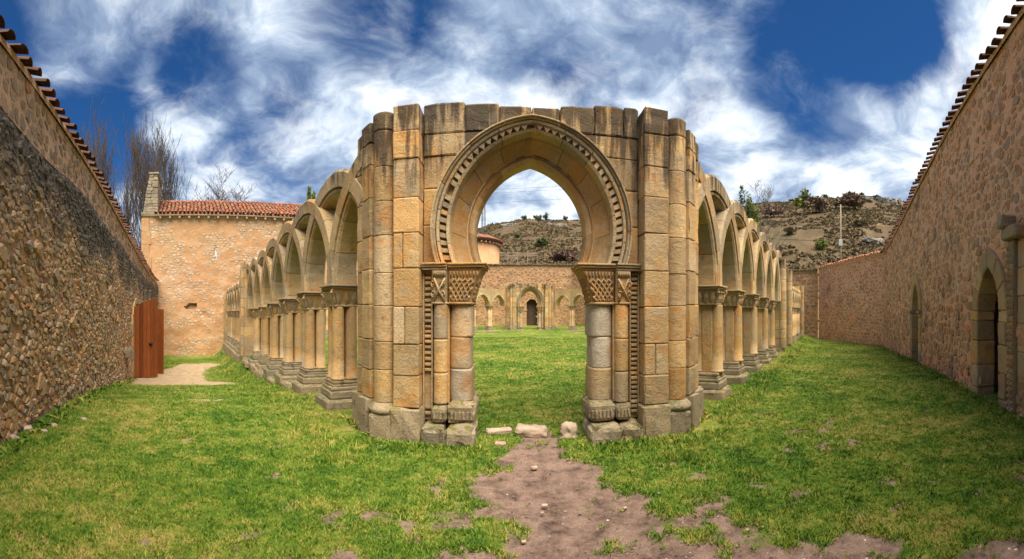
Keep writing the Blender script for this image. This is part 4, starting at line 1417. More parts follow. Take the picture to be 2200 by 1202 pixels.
def coping(W, L, top, y, pitch, mat, s0=0.0, over=0.20, slope=0.30, seed=1, length=0.62):
    rg = random.Random(seed)
    tm = tile_mesh('roof_tile', pitch * 0.36, length, mat)
    for v_ in tm.vertices: v_.co.z *= 0.62
    cm = tile_mesh('roof_tile', pitch * 0.36, length, mat, True)
    V = []; F = []
    n_ = int(L / 0.5)
    for i in range(n_ + 1):
        q = L * i / n_
        V += [(q, y - 0.05, top(q) - 0.02), (q, y - 0.05 + 0.02 * math.sin(q * 7), top(q) + 0.09), (q, y + 0.5, top(q) + 0.26), (q, y + 0.72, top(q))]
    for i in range(n_):
        for k in range(3):
            a = i * 4 + k
            F.append((a, a + 4, a + 5, a + 1))
    obj('tile_bedding', mesh('tile_bedding', V, F, M_MOR_U), W)
    s_ = s0
    while s_ < L:
        z = top(s_)
        obj('roof_tile', tm, W, (s_, y - over + rg.uniform(-.03, .03), z + 0.05 + rg.uniform(-.012, .014)), (slope + rg.uniform(-.06, .06), rg.uniform(-.08, .08), rg.uniform(-.10, .10)), (rg.uniform(.88, 1.1), rg.uniform(.85, 1.05), rg.uniform(.8, 1.15)))
        obj('roof_tile', cm, W, (s_ + pitch * 0.5, y + 0.05, z + 0.11), (slope, 0, rg.uniform(-.04, .04)))
        s_ += pitch * rg.uniform(0.95, 1.05)


def wl(u, n):    # world from left-corridor coordinates
    return ((n - u) * S, (n + u) * S)


def wr(u, n):
    return ((u - n) * S, (u + n) * S)


# old rubble wall along the left corridor: seen from inside, runs from behind the camera to the church
U0L, U1L = -3.0, 28.2
pA, pB = wl(U1L, -2.22), wl(U0L, -2.22)       # local X runs back from the church so that -Y faces the corridor? checked below
def lw_top(s):                                  # upper wall
    u = U1L - s
    return 5.02 - 1.35 * float(smooth(6, 26, u))
def lw_mid(s):
    u = U1L - s
    return 4.06 - 0.80 * float(smooth(6, 22, u)) - 0.1 * math.sin(u * 1.3) * 0.6


GATE_U = 16.6
def gate_hole(s, z):
    u = U1L - s
    return abs(u - GATE_U) < 1.15 and z < 1.05 + 0.75 * math.sqrt(max(0, 1 - ((u - GATE_U) / 1.15) ** 2))


LL_ = math.hypot(pA[0] - pB[0], pA[1] - pB[1])
WL_, LL, RZL = rubble_wall('old_rubble_wall', pB, pA, 'rough rubble wall blackened along its ledge, with the wooden gate in it', None, None, None,
    [(lambda s: -1.9, lambda s: lw_mid(LL_ - s), 0.125, 0.098, 0.98, 0.88, 0.028, 0.0, M_RUB_L, M_MOR_L),
     (lambda s: lw_mid(LL_ - s) - 0.1, lambda s: lw_top(LL_ - s), 0.24, 0.18, 0.90, 0.93, 0.012, 0.13, M_RUB_U, M_MOR_U),
     (lambda s: -0.6, lambda s: lw_mid(LL_ - s) - .1, 0.33, 0.26, 0.80, 0.13, 0.045, 0.0, M_RUB_L, None)],
    holes=[lambda s, z: gate_hole(LL_ - s, z)], see=(4.2, 30), seed=11, n_ind=300)
coping(WL_, LL_, lambda s: lw_top(LL_ - s), 0.13, 0.30, M_TILE_D, s0=2.0, seed=4)
# dressed stones around the gateway and a projecting block beside it
sg = LL_ - (U1L - GATE_U)
for sd in (-1, 1):
    for k in range(6):
        z0 = -1.6 + 0.46 * k
        obj('jamb_block', mesh('jamb_block', *rblock(sg + sd * 1.27 - 0.16 - .04 * (k % 2), sg + sd * 1.27 + 0.16 + .04 * (k % 2), -0.09, 0.7, z0 + .004, z0 + .456, rad=0.02, amp=0.01, seed=200 + k + sd), M_STONE), WL_)
for k in range(9):
    a0, a1 = math.pi * k / 9 + .006, math.pi * (k + 1) / 9 - .006
    poly = [(sg + r_ * math.cos(a), 1.14 + 0.72 * r_ * math.sin(a)) for r_, a in ((1.12, a0), (1.12, a1), (1.45, a1), (1.45, a0))]
    obj('voussoir', mesh('voussoir', *prism(poly, -0.08, 0.7, 0.02), M_STONE), WL_)
obj('jamb_block', mesh('jamb_block', *rblock(sg - 3.1, sg - 2.5, -0.22, 0.2, 0.05, 0.35, rad=0.03, amp=0.02, seed=9), M_BASE), WL_)
obj('gate_recess', mesh('gate_recess', *box(sg - 1.3, sg + 1.3, 0.72, 0.80, -1.9, 1.9), M_DARKBACK), WL_)

# enclosure wall along the right corridor with two pointed niches and a blind arch
U0R, U1R = -2.5, 23.0
q0, q1 = wr(U1R, -2.80), wr(U0R, -2.80)
LR = U1R - U0R
def rw_top(s): return 6.12 - 1.25 * float(smooth(7, 23, U1R - s))
D1U, D2U = 13.6, 6.95
def pointed(c, hw, zs, rise, z0=-9):
    def f(s, z):
        x = abs((U1R - s) - c)
        if z < z0 or x > hw: return False
        if z <= zs: return True
        R = (hw * hw + rise * rise) / (2 * hw); cc = R - hw
        return (x + cc) ** 2 + (z - zs) ** 2 < R * R
    return f


WR_, LRr, RZR = rubble_wall('enclosure_wall', q0, q1, 'tall brown rubble wall with two pointed stone niches and a tiled top', None, None, None,
    [(lambda s: 1.75 + 0.2 * math.sin(s), rw_top, 0.20, 0.16, 0.93, 0.90, 0.010, 0.0, M_RUB_R, M_MOR_R),
     (lambda s: -1.2, lambda s: 1.80 + 0.2 * math.sin(s), 0.25, 0.19, 0.95, 0.95, 0.024, -0.03, M_RUB_R, M_MOR_R),
     (lambda s: -0.3, lambda s: rw_top(s) - .2, 0.40, 0.32, 0.78, 0.14, 0.032, 0.0, M_RUB_R, None)],
    holes=[pointed(D1U, 0.68, 1.60, 1.12), pointed(D2U, 0.64, 1.62, 1.0)], see=(0, 20.2), seed=21)
coping(WR_, LRr, rw_top, 0.0, 0.26, M_TILE_D, seed=6)


def niche(W, sc, hw, zs, rise, z0, seed, band, dep, back_mat, imp=True, back=None):
    """dressed surround of a pointed niche: jamb blocks, voussoirs, back"""
    R = (hw * hw + rise * rise) / (2 * hw); cc = R - hw
    f1 = math.acos(cc / R)
    rg = random.Random(seed)
    zc = z0
    k = 0
    while zc < zs - 0.02:
        h = min(rg.uniform(0.34, 0.5), zs - zc)
        if zs - zc - h < 0.12: h = zs - zc
        for sd in (-1, 1):
            a, b = hw, hw + band * (1.25 if (k + sd) % 2 else 0.95)
            x0, x1 = (sc + a, sc + b) if sd > 0 else (sc - b, sc - a)
            obj('jamb_block', mesh('jamb_block', *rblock(x0, x1, -0.08, dep, zc + .003, zc + h - .003, rad=0.025, amp=0.014, seed=seed * 9 + k * 2 + sd, wear=.5), M_STONE), W)
        zc += h; k += 1
    if imp:
        for sd in (-1, 1):
            x0, x1 = (sc + hw - 0.05, sc + hw + band + .08) if sd > 0 else (sc - hw - band - .08, sc - hw + 0.05)
            obj('impost', mesh('impost', *rblock(x0, x1, -0.14, dep, zs, zs + 0.10, rad=0.02, amp=0.006, seed=seed + sd), M_BASE), W)
    zs2 = zs + (0.10 if imp else 0)
    for sd in (-1, 1):
        for i in range(3):
            a0, a1 = f1 * i / 3 + .008, f1 * (i + 1) / 3 - .008 * (i < 2)
            ro = R + band
            g1 = math.acos(min(1, cc / ro))
            b0, b1 = g1 * i / 3 + .006, g1 * (i + 1) / 3 - .006 * (i < 2)
            poly = [(-cc + R * math.cos(a0 + (a1 - a0) * t / 3), zs2 + R * math.sin(a0 + (a1 - a0) * t / 3)) for t in range(4)]
            poly += [(-cc + ro * math.cos(b0 + (b1 - b0) * t / 3), zs2 + ro * math.sin(b0 + (b1 - b0) * t / 3)) for t in range(3, -1, -1)]
            poly = [(sc + sd * x, z) for x, z in poly]
            if sd < 0: poly = poly[::-1]
            obj('voussoir', mesh('voussoir', *prism(poly, -0.075, dep, 0.02, 0.008, seed + i), M_STONE), W)
    obj('niche_back', mesh('niche_back', *box(sc - hw - .2, sc + hw + .2, (back or dep) - 0.02, (back or dep) + .02, -0.6, zs + rise + .3), back_mat), W)


niche(WR_, U1R - D1U, 0.56, 1.55, 0.95, -0.5, 31, 0.30, 0.42, M_STONE)
niche(WR_, U1R - D2U, 0.52, 1.62, 0.80, -0.3, 33, 0.32, 0.30, M_DARKBACK, False, 0.66)  # dark back panel stands in for the shaded gap
# blind arch with a studded pilaster at the edge of the view
sB = U1R - 5.85
pl = obj('studded_pilaster', mesh('studded_pilaster', *rblock(sB - 0.11, sB + 0.11, -0.10, 0.2, -0.3, 2.72, rad=0.02, amp=0.012, seed=61), M_CAP), WR_)
stud = mesh('stud', [(-.05, 0, -.05), (.05, 0, -.05), (.05, 0, .05), (-.05, 0, .05), (0, -.055, 0)], [(0, 1, 4), (1, 2, 4), (2, 3, 4), (3, 0, 4), (3, 2, 1, 0)], M_CAP)
for k in range(26):
    for c in (-1, 1):
        obj('stud', stud, pl, (sB + c * 0.052, -0.105, 0.06 + 0.102 * k))
cp = obj('capital', mesh('capital', *rblock(sB - 0.15, sB + 0.35, -0.20, 0.2, 2.74, 2.92, rad=0.015, amp=0.02, seed=63, wear=.8), M_CAP), WR_)
obj('capital_bracket', mesh('capital_bracket', *rblock(sB - 0.20, sB + 0.02, -0.26, 0.2, 2.93, 3.12, rad=0.02, amp=0.04, seed=64, wear=.8), M_BASE), WR_)
for k in range(7):
    obj('ashlar_block', mesh('ashlar_block', *rblock(sB + 0.13, sB + 0.75, -0.05, 0.2, -0.3 + 0.43 * k + .003, -0.3 + 0.43 * (k + 1) - .003, rad=0.018, amp=0.01, seed=65 + k, wear=.4), M_STONE), WR_)

# tiled end wall and the plain walls behind the cloister
e0, e1 = (18.25, 14.28), (20.1, 21.6)
LE = math.hypot(e1[0] - e0[0], e1[1] - e0[1])
ew_top = lambda s: 4.72 + 0.03 * s
WE, _, _ = rubble_wall('end_wall', e1, e0, 'short end wall of dark studded stones with a sloping row of tiles', None, None, None,
    [(lambda s: -1.2, lambda s: ew_top(s), 0.26, 0.20, 0.76, 0.95, 0.022, 0.0, M_RUB_R, M_MOR_R)], see=(0, 99), seed=41)
coping(WE, LE, ew_top, 0.0, 0.30, M_TILE, seed=9)
f0, f1_ = (20.1, 21.75), (6.0, 40.6)
LF = math.hypot(f1_[0] - f0[0], f1_[1] - f0[1])
bw_top = lambda s: 6.25 - 1.65 * float(smooth(4, LF - 2, s))
WB, _, _ = rubble_wall('back_wall', f1_, f0, 'plain back wall behind the slender gallery with a flat stone coping', None, None, None,
    [(lambda s: -1.0, bw_top, 0.34, 0.26, 0.82, 0.93, 0.03, 0.0, M_RUB_F, M_MOR_F)], see=(LF - 6, LF), seed=43, res=0.3, n_ind=60)
g0, g1 = (-9.0, 40.4), (6.0, 40.6)
fw_top = lambda s: 6.25
WF, LFw, _ = rubble_wall('far_wall', g0, g1, 'pale rubble wall behind the distant portal, below the hill meadow', None, None, None,
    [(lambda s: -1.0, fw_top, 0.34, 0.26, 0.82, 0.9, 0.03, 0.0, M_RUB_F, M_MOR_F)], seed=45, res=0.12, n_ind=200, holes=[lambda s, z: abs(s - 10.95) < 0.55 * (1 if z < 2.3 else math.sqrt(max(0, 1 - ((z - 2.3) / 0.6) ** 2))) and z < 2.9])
obj('shade_recess', mesh('shade_recess', *box(10.2, 11.7, 0.55, 0.6, -0.5, 3.1), M_RECESS), WF)  # added recess, dark-coloured to supply the shade seen through the far portal
for W, L_, tp in ((WF, LFw, fw_top), (WB, LF, bw_top)):
    s_ = 0
    while s_ < L_ - 0.2:
        w = min(rg.uniform(0.7, 1.2), L_ - s_)
        za = tp(s_ + w / 2)
        obj('coping_stone', mesh('coping_stone', *rblock(s_ + .006, s_ + w - .006, -0.14, 0.78, za - 0.02, za + 0.13, rad=0.03, amp=0.015, seed=int(s_ * 10)), M_ARC), W)
        s_ += w

# ------------------------------------------------------------------ wooden gate leaves
def leaf(name, hinge, ang, w, h, z0, curve, label, latch):
    G = empty(name, (hinge[0], hinge[1], z0), ang, label, 'gate', 'leaves of the wooden gate')
    n = 7
    pw = w / n
    for i in range(n):
        x0, x1 = i * pw + .003, (i + 1) * pw - .003
        t0, t1 = i / n, (i + 1) / n
        za, zb = h - curve * (1 - t0) ** 2, h - curve * (1 - t1) ** 2
        y = 0.006 * (i % 2)
        V = [(x0, -0.03 + y, 0), (x1, -0.03 + y, 0), (x1, 0.03 + y, 0), (x0, 0.03 + y, 0), (x0, -0.03 + y, za), (x1, -0.03 + y, zb), (x1, 0.03 + y, zb), (x0, 0.03 + y, za)]
        F = [(0, 3, 2, 1), (4, 5, 6, 7), (0, 1, 5, 4), (1, 2, 6, 5), (2, 3, 7, 6), (3, 0, 4, 7)]
        obj('plank', mesh('plank', V, F, M_WOOD), G)
    for z in (0.35, h * 0.5, h - curve - 0.25):
        obj('batten', mesh('batten', *rblock(0.03, w - .03, 0.04, 0.085, z, z + 0.14, rad=0.008, amp=0.002, k=0), M_WOOD), G)
    if latch:
        pl = obj('latch', mesh('latch', *lathe([(0.075, 0), (0.08, 0.012), (0.06, 0.03), (0.025, 0.05), (0.03, 0.08), (0.0, 0.09)], 14), M_IRON, True), G, (w - 0.28, -0.03, 1.28), (math.radians(90), 0, 0))
    return G


h1 = wl(GATE_U - 1.12, -2.22); h2 = wl(GATE_U + 1.12, -2.22)
gA = float(gz(*wl(GATE_U - 0.9, -1.6))); gB = float(gz(*wl(GATE_U + 1.2, -1.6)))
leaf('gate_leaf', h1, math.radians(62), 1.0, 3.02, gA + 0.03, 0.42, 'open wooden gate leaf with a black latch, arched along its top', True)
leaf('gate_leaf', h2, math.radians(30), 1.12, 2.75, gB + 0.03, -0.0, 'flat-topped wooden gate leaf standing open behind the latched one', False)

# ------------------------------------------------------------------ the church
def build_church():
    UC = 28.3
    a, b = wl(UC, -3.35), wl(UC, 19.0)
    L = 22.35
    rz = math.atan2(b[1] - a[1], b[0] - a[0])
    EAVE = 8.25
    slit = lambda s, z: abs(s - 5.15) < 0.11 and 5.2 < z < 6.1
    hole = lambda s, z: abs(s - 3.45 - 0.1 * math.sin(z * 9)) < 0.36 + 0.06 * math.sin(z * 23) and 1.78 < z < 2.25
    C, _, _ = rubble_wall('church', a, b, 'old stone church with patchy plaster, tiled roof and a stepped bell gable', None, None, None,
        [(lambda s: -2.2, lambda s: EAVE, 0.27, 0.17, 0.86, lambda px, pz: 0.12 + 0.75 * float(smooth(-0.12, 0.22, n3((px, 0, pz * 1.5), 0.55, 4) + 0.5 * n3((px, 0, pz), 1.6, 9))), 0.014, 0.0, M_RUB_C, M_MOR_C)], holes=[slit, hole], thick=6.4, seed=51, cat='church', res=0.10, n_ind=300, see=(0, 9))
    obj('slit_window', mesh('slit_window', *box(5.03, 5.27, 0.05, 0.09, 5.1, 6.2), M_PAINT), C)
    obj('wall_pocket', mesh('wall_pocket', *box(2.9, 4.0, 0.22, 0.3, 1.6, 2.4), M_MOR_C), C)
    # plain plastered corner
    for k in range(11):
        z0 = -1.8 + k * 0.9
        obj('quoin', mesh('quoin', *rblock(-0.05, 0.50 + 0.14 * (k % 2), -0.05, 0.4, z0 + .004, min(z0 + .896, EAVE), rad=0.02, amp=0.012, seed=300 + k), M_MOR_F), C)
    # cornice board, corbels, roof
    obj('eave_board', mesh('eave_board', *box(0.9, L, -0.30, 0.1, EAVE - 0.02, EAVE + 0.06), M_GREYWOOD), C)
    cm = mesh('corbel', *rblock(-0.07, 0.07, -0.27, 0.1, -0.20, -0.025, rad=0.02, amp=0.006, k=0), M_MOR_C)
    for i in range(24): obj('corbel', cm, C, (1.3 + 0.66 * i, 0, EAVE))
    run, rise = 3.3, 1.75
    roof = obj('roof', mesh('roof', [(0.9, -0.28, EAVE + .065), (L, -0.28, EAVE + .065), (L, run, EAVE + rise), (0.9, run, EAVE + rise), (L, 2 * run + .3, EAVE), (0.9, 2 * run + .3, EAVE)],
                       [(0, 1, 2, 3), (3, 2, 4, 5), (0, 3, 5), (1, 4, 2)], M_TILE_D), C)
    pit = 0.275; rows = 9
    sl = math.atan2(rise, run + .28); LS = math.hypot(run + .28, rise)
    tl = LS / rows
    tm = tile_mesh('roof_tile', pit * 0.42, tl * 1.12, M_TILE)
    cmh = tile_mesh('roof_tile', pit * 0.42, tl * 1.12, M_TILE, True)
    rgc = random.Random(8)
    rest = MB()
    cnt = 0
    i = 0
    while 1.0 + i * pit < L:
        x = 1.0 + i * pit
        wav = 0.03 * math.sin(x * 1.7)
        for j in range(rows):
            d_ = -0.36 + j * tl * math.cos(sl); z = EAVE + 0.075 + (j * tl) * math.sin(sl) + wav * j / rows
            loc = (x + rgc.uniform(-.02, .02), d_ + rgc.uniform(-.03, .03), z + 0.075 + rgc.uniform(-.01, .012)); rot = (sl - 0.05 + rgc.uniform(-.03, .03), 0, rgc.uniform(-.05, .05))
            if cnt < 300 and x < 10.5:
                obj('roof_tile', tm, roof, loc, rot); cnt += 1
            else:
                M = Matrix.Translation(loc) @ Matrix.Rotation(rot[2], 4, 'Z') @ Matrix.Rotation(rot[0], 4, 'X')
                rest.add(([v.co for v in tm.vertices], [tuple(p.vertices) for p in tm.polygons]), M)
        loc = (x + pit / 2, -0.30, EAVE + 0.16)
        M = Matrix.Translation(loc) @ Matrix.Rotation(sl, 4, 'X')
        rest.add(([v.co for v in cmh.vertices], [tuple(p.vertices) for p in cmh.polygons]), M)
        i += 1
    tag(obj('tile_field', rest.mesh('tile_field', M_TILE), roof), kind='stuff')
    rm = tile_mesh('ridge_tile', 0.15, 0.5, M_TILE)
    for k in range(int((L - 1) / 0.46)):
        obj('ridge_tile', rm, roof, (0.95 + 0.46 * k, run + .0, EAVE + rise + 0.06), (0, 0, -math.pi / 2))
    # bell gable at the corner, stepped courses
    bg = obj('bell_gable', mesh('bell_gable', *rblock(-0.05, 1.22, -0.12, 4.2, EAVE - 0.02, EAVE + 0.28, rad=0.04, amp=0.03, seed=400), M_BASE), C)
    z = EAVE + 0.285
    k = 0
    while z < 11.0:
        h = rgc.uniform(0.17, 0.27)
        t = (z - EAVE) / 2.8
        x0 = 0.02 + 0.52 * t
        x1 = 1.12 - 0.0 * t
        y1 = 4.0 - 1.1 * t
        xm = x0 + (x1 - x0) * rgc.uniform(0.35, 0.65)
        for (xa_, xb_) in ((x0, xm), (xm, x1)):
            obj('gable_stone', mesh('gable_stone', *rblock(xa_ + .006, xb_ - .006, -0.06 + rgc.uniform(-.03, .03), y1, z + .004, z + h - .004, rad=0.03, amp=0.025, seed=410 + k, wear=.5), M_GABLE), bg)
            k += 1
        z += h
    obj('gable_stone', mesh('gable_stone', *rblock(0.48, 1.20, -0.12, 3.0, z, z + 0.14, rad=0.03, amp=0.02, seed=444), M_GABLE), bg)
    # the round apse beyond the nave
    ax, ay, ar = -4.9, 45.0, 3.5
    inv = Matrix.Rotation(-rz, 4, 'Z') @ Matrix.Translation((-a[0], -a[1], 0))
    c = inv @ Vector((ax, ay, 0))
    obj('apse', mesh('apse', *lathe([(ar, -1), (ar, 9.0)], 40, 0, 0, c.x, c.y), M_MOR_C, True), C)
    ap = obj('apse_roof', mesh('apse_roof', *lathe([(ar + 0.1, 9.0), (ar + 0.34, 9.02), (ar + 0.36, 9.16), (0.05, 10.9)], 40, 0, 0, c.x, c.y), M_TILE_D), C)
    atm = tile_mesh('roof_tile', 0.12, 1.3, M_TILE)
    for k in range(80):
        an = 2 * math.pi * k / 80
        ex = Vector((math.cos(an), math.sin(an)))
        obj('roof_tile', atm, ap, (c.x + ex.x * (ar + 0.45), c.y + ex.y * (ar + 0.45), 9.17), (0.42, 0, an + math.pi / 2))
    acm = mesh('corbel', *rblock(-0.07, 0.07, -0.2, 0.1, -0.2, 0, rad=0.02, amp=0.004, k=0), M_MOR_C)
    for k in range(44):
        an = 2 * math.pi * k / 44
        obj('corbel', acm, ap, (c.x + math.cos(an) * (ar + 0.06), c.y + math.sin(an) * (ar + 0.06), 8.99), (0, 0, an + math.pi / 2))
    # chancel joining nave and apse
    return C


M_GABLE = simple('gable_stone', [(0, (0.30, 0.25, 0.19)), (0.5, (0.38, 0.31, 0.22)), (1, (0.24, 0.21, 0.17))], 7, 0.9, 0.95, 0.04)
build_church()

# ------------------------------------------------------------------ loose stones
def rock(name, x, y, w, d, h, label, seed, cat='stone', group='stones around the portal threshold', mat=M_ROCK, up=0.0):
    v, f = rblock(-w / 2, w / 2, -d / 2, d / 2, -h * 0.5, h * 0.5, rad=min(w, d, h) * 0.29, amp=min(w, d, h) * 0.12, seed=seed, k=4)
    m_ = min(w, d, h)
    v = [tuple(c + 0.14 * m_ * MN.noise(Vector((p[0] * 5 / max(w, .1) + seed * 3, p[1] * 5 / max(d, .1) + i_ * 9, p[2] * 5 / max(h, .1)))) for i_, c in enumerate(p)) for p in v]
    o = obj(name, mesh(name, v, f, mat, True), None, (x, y, float(gz(x, y)) + h * 0.22 + up), (0, 0, random.Random(seed).uniform(-.3, .3)))
    tag(o, label, cat, group)
    return o


def at(px, py, z=0.0):
    r = (EYE - z) * FPX / (py - HZ); a = (px - 1100) / FPX
    return r * math.sin(a), r * math.cos(a)


rock('threshold_slab', *at(1142, 930), 0.42, 0.24, 0.14, 'long flat threshold stone lying across the middle of the portal', 1, 'slab')
rock('threshold_slab', *at(1072, 928), 0.34, 0.12, 0.08, 'thin stone lying in the grass beside the threshold, towards the mossy pier', 2, 'slab')
rock('boulder', *at(1222, 935), 0.24, 0.24, 0.24, 'upright pale boulder standing beside the threshold slab', 3, 'boulder')
rock('stone', *at(1075, 955), 0.13, 0.07, 0.06, 'small stone in the grass in front of the thin slab', 4)
for i, (px, py, w) in enumerate(((1148, 1004, .07), (1170, 1086, .05), (1125, 1166, .035), (1343, 1091, .035), (1606, 1137, .035), (1640, 1130, .02), (1165, 1102, .03), (820, 958, .03), (1415, 1060, .02), (115, 918, .12), (95, 930, .1), (60, 925, .16), (180, 905, .1), (30, 945, .14))):
    lab = ['flat pale stone set in the earth below the threshold', 'pale splinter of stone on the earth in front of the portal', 'whitish pebble at the very front of the bare earth', 'pale pebble on the far edge of the earth fan',
           'white stone chip on the bare ground towards the niched wall', 'tiny white chip beside the white stone chip', 'small flake lying beside the pale splinter', 'pale pebble in the grass before the corner pier', 'tiny pebble on the earth near the worn grass edge',
           'rounded cobble at the foot of the old rubble wall, farther from the gate', 'brown cobble lying loose before the old rubble wall', 'large cobble tucked under the old rubble wall', 'reddish cobble at the wall foot nearest the gate', 'grey cobble at the edge of the view under the old wall'][i]
    rock('pebble' if w < .09 else 'cobble', *at(px, py), w, w * .75, w * .38, lab, 20 + i, 'pebble' if w < .09 else 'cobble', 'loose stones on the ground')

# weeds at the wall foot
def weeds():
    rgw = np.random.default_rng(3)
    V = []
    def clump(x, y, n, s):
        z = float(gz(x, y))
        for _ in range(n):
            a = rgw.random() * 6.283; l = s * 1.35 * (0.5 + rgw.random()); t = 0.25 + 0.7 * rgw.random()
            ex, ey = math.cos(a), math.sin(a)
            b = Vector((x + rgw.normal() * s * .4, y + rgw.normal() * s * .4, z))
            tip = b + Vector((ex * l * t, ey * l * t, l * (1.1 - t)))
            m = (b + tip) / 2 + Vector((0, 0, l * .12)); w = l * 0.16
            p = Vector((-ey, ex, 0)) * w
            V.extend([b, m - p, tip, b, tip, m + p])
    for u in np.arange(1.5, 14, 0.16):
        x, y = wl(u + rgw.normal() * .05, -2.05 + abs(rgw.normal()) * .06); clump(x, y, 5, 0.07 + 0.05 * rgw.random())
    for u in np.arange(4.5, 20, 0.22):
        x, y = wr(u, -2.68 + abs(rgw.normal()) * .05); clump(x, y, 4, 0.08)
    for x in np.arange(-1.75, 2.3, 0.05):
        if abs(x - PX0) < 0.62: continue
        clump(x + rgw.normal() * .02, 4.78 + rgw.normal() * .03, 5, 0.05)
    for s_ in (-1, 1):
        for k in range(14):
            clump(PX0 + s_ * (2.0 + 0.05 * k), 4.92 + 0.055 * k, 6, 0.07)
    for A_, f_ in ((colsL, wl), (colsR, wr)):
        for c in A_:
            for k in range(6):
                x, y = f_(c - .5 + .18 * k, 1.62 if f_ is wr else 1.7); clump(x, y, 4, 0.05)
    me = np_mesh('weeds', np.array([tuple(v) for v in V]), np.arange(len(V)), 3, M_BLADE)
    tag(obj('weeds', me), 'lush leafy weeds along the foot of walls and piers', 'weeds', kind='stuff')


weeds()


def gravel():
    rgw = np.random.default_rng(9)
    N = 60000
    r = 2.3 * np.exp(rgw.random(N) * math.log(22 / 2.3)); a = (rgw.random(N) - 0.5) * 2.6
    x = r * np.sin(a); y = r * np.cos(a)
    D = np.maximum(dirt_mask(x, y), sand_mask(x, y))
    k = (D > 0.42) & (rgw.random(N) < 0.16)
    x, y, r = x[k], y[k], r[k]
    n = len(x); z = gz(x, y) - 0.02
    sz = (0.003 + 0.009 * rgw.random(n) ** 4) * (1 + 0.10 * r)
    base = np.array([(1, 0, 0), (0, 1, 0), (-1, 0, 0), (0, -1, 0), (0, 0, 0.7)])
    V = np.stack([x, y, z], -1)[:, None, :] + base[None] * sz[:, None, None] * (0.6 + 0.8 * rgw.random((n, 5, 1)))
    f = np.array([(0, 1, 4), (1, 2, 4), (2, 3, 4), (3, 0, 4)]).ravel()
    loops = (np.arange(n)[:, None] * 5 + f[None]).ravel()
    tag(obj('gravel', np_mesh('gravel', V.reshape(-1, 3), loops, 3, M_ROCKBITS)), 'crumbs of earth and fine gravel on the bare ground', 'gravel', kind='stuff')


M_ROCKBITS = simple('gravel_bits', [(0, (0.07, 0.05, 0.04)), (0.6, (0.20, 0.14, 0.11)), (0.85, (0.38, 0.29, 0.23)), (1, (0.62, 0.55, 0.48))], 20)
gravel()

# ------------------------------------------------------------------ hill behind
RID_AZ = np.array([-0.60, -0.28, -0.12, -0.085, -0.05, 0.03, 0.10, 0.17, 0.35, 0.54, 0.62, 0.70, 0.80, 0.90, 0.97, 1.1, 1.4, 2.0])
RID_PY = np.array([640, 560, 510, 487, 476, 463, 466, 467, 450, 440, 428, 424, 417, 418, 428, 455, 520, 640])


def hill_z(r, a):
    """height of the hillside at range r, azimuth a, seen from the cloister's corner"""
    ridge = (HZ - np.interp(a, RID_AZ, RID_PY)) / FPX * 175
    t = np.clip((r - 44) / 131, 0, 1.25)
    prof = np.where(t < 1, t ** 0.92, 1 - 0.25 * (t - 1))
    x = r * np.sin(a); y = r * np.cos(a)
    n = (fbm(x * 0.06, y * 0.06, 61, 5) - 0.5) * 4.0 + (fbm(x * 0.35, y * 0.35, 63, 4) - 0.5) * 0.6
    damp = np.clip((r - 44) / 40, 0, 1) * (1 - 0.88 * smooth(135, 170, r))
    return ridge * prof + n * damp + 0.2


def build_hill():
    rs = np.linspace(43, 260, 150); az = np.linspace(-0.6, 2.0, 360)
    R, A = np.meshgrid(rs, az, indexing='ij')
    Z = hill_z(R, A)
    Z = np.where(R < 44.5, -1.0, Z)
    V = np.stack([R * np.sin(A), R * np.cos(A), Z], -1).reshape(-1, 3)
    i, j = np.meshgrid(np.arange(149), np.arange(359), indexing='ij')
    a = i * 360 + j
    loops = np.stack([a, a + 360, a + 361, a + 1], -1).ravel()
    tag(obj('hill', np_mesh('hill', V, loops, 4, M_HILL, True)), 'brown scrub-covered hillside rising behind the walls', 'hill', kind='structure')
    # low scrub nobody could count
    rgn = np.random.default_rng(5)
    N = 17000
    r = 48 + 128 * rgn.random(N) ** 0.8; a = -0.15 + 1.25 * rgn.random(N)
    x = r * np.sin(a); y = r * np.cos(a); z = hill_z(r, a)
    ok = fbm(x * 0.12, y * 0.12, 71, 3) > 0.40
    x, y, z, r = x[ok], y[ok], z[ok], r[ok]
    n = len(x); K = 26
    sz = (0.2 + 0.45 * rgn.random(n) ** 2)
    V = np.zeros((n, K, 3, 3))
    for k in range(K):
        d = rgn.normal(size=(n, 3)); d /= np.linalg.norm(d, axis=1)[:, None]; d[:, 2] = np.abs(d[:, 2]) * 0.75
        c = np.stack([x, y, z - 0.1], -1) + d * sz[:, None] * (0.55 + 0.5 * rgn.random(n))[:, None]
        for q in range(3):
            V[:, k, q] = c + rgn.normal(size=(n, 3)) * (0.16 + 0.16 * sz)[:, None]
    V = V.reshape(-1, 3)
    tag(obj('scrub', np_mesh('scrub', V, np.arange(len(V)), 3, M_SCRUB)), 'low dry scrub covering the hillside', 'scrub', kind='stuff')


build_hill()


def leaf_mass(rgn, n, rx, rz, zc, size, lobes=9):
    """crown of leaf-sized faces gathered in uneven clumps with gaps"""
    cen = rgn.normal(size=(lobes, 3)); cen /= np.linalg.norm(cen, axis=1)[:, None]
    cen = cen * np.array([rx, rx, rz]) * (0.35 + 0.45 * rgn.random((lobes, 1))) + np.array([0, 0, zc])
    who = rgn.integers(0, lobes, n)
    d = rgn.normal(size=(n, 3)); d /= np.linalg.norm(d, axis=1)[:, None]
    p = cen[who] + d * np.array([rx, rx, rz]) * 0.42 * (rgn.random((n, 1)) ** 0.4)
    V = p[:, None, :] + rgn.normal(size=(n, 3, 3)) * size
    return V.reshape(-1, 3)


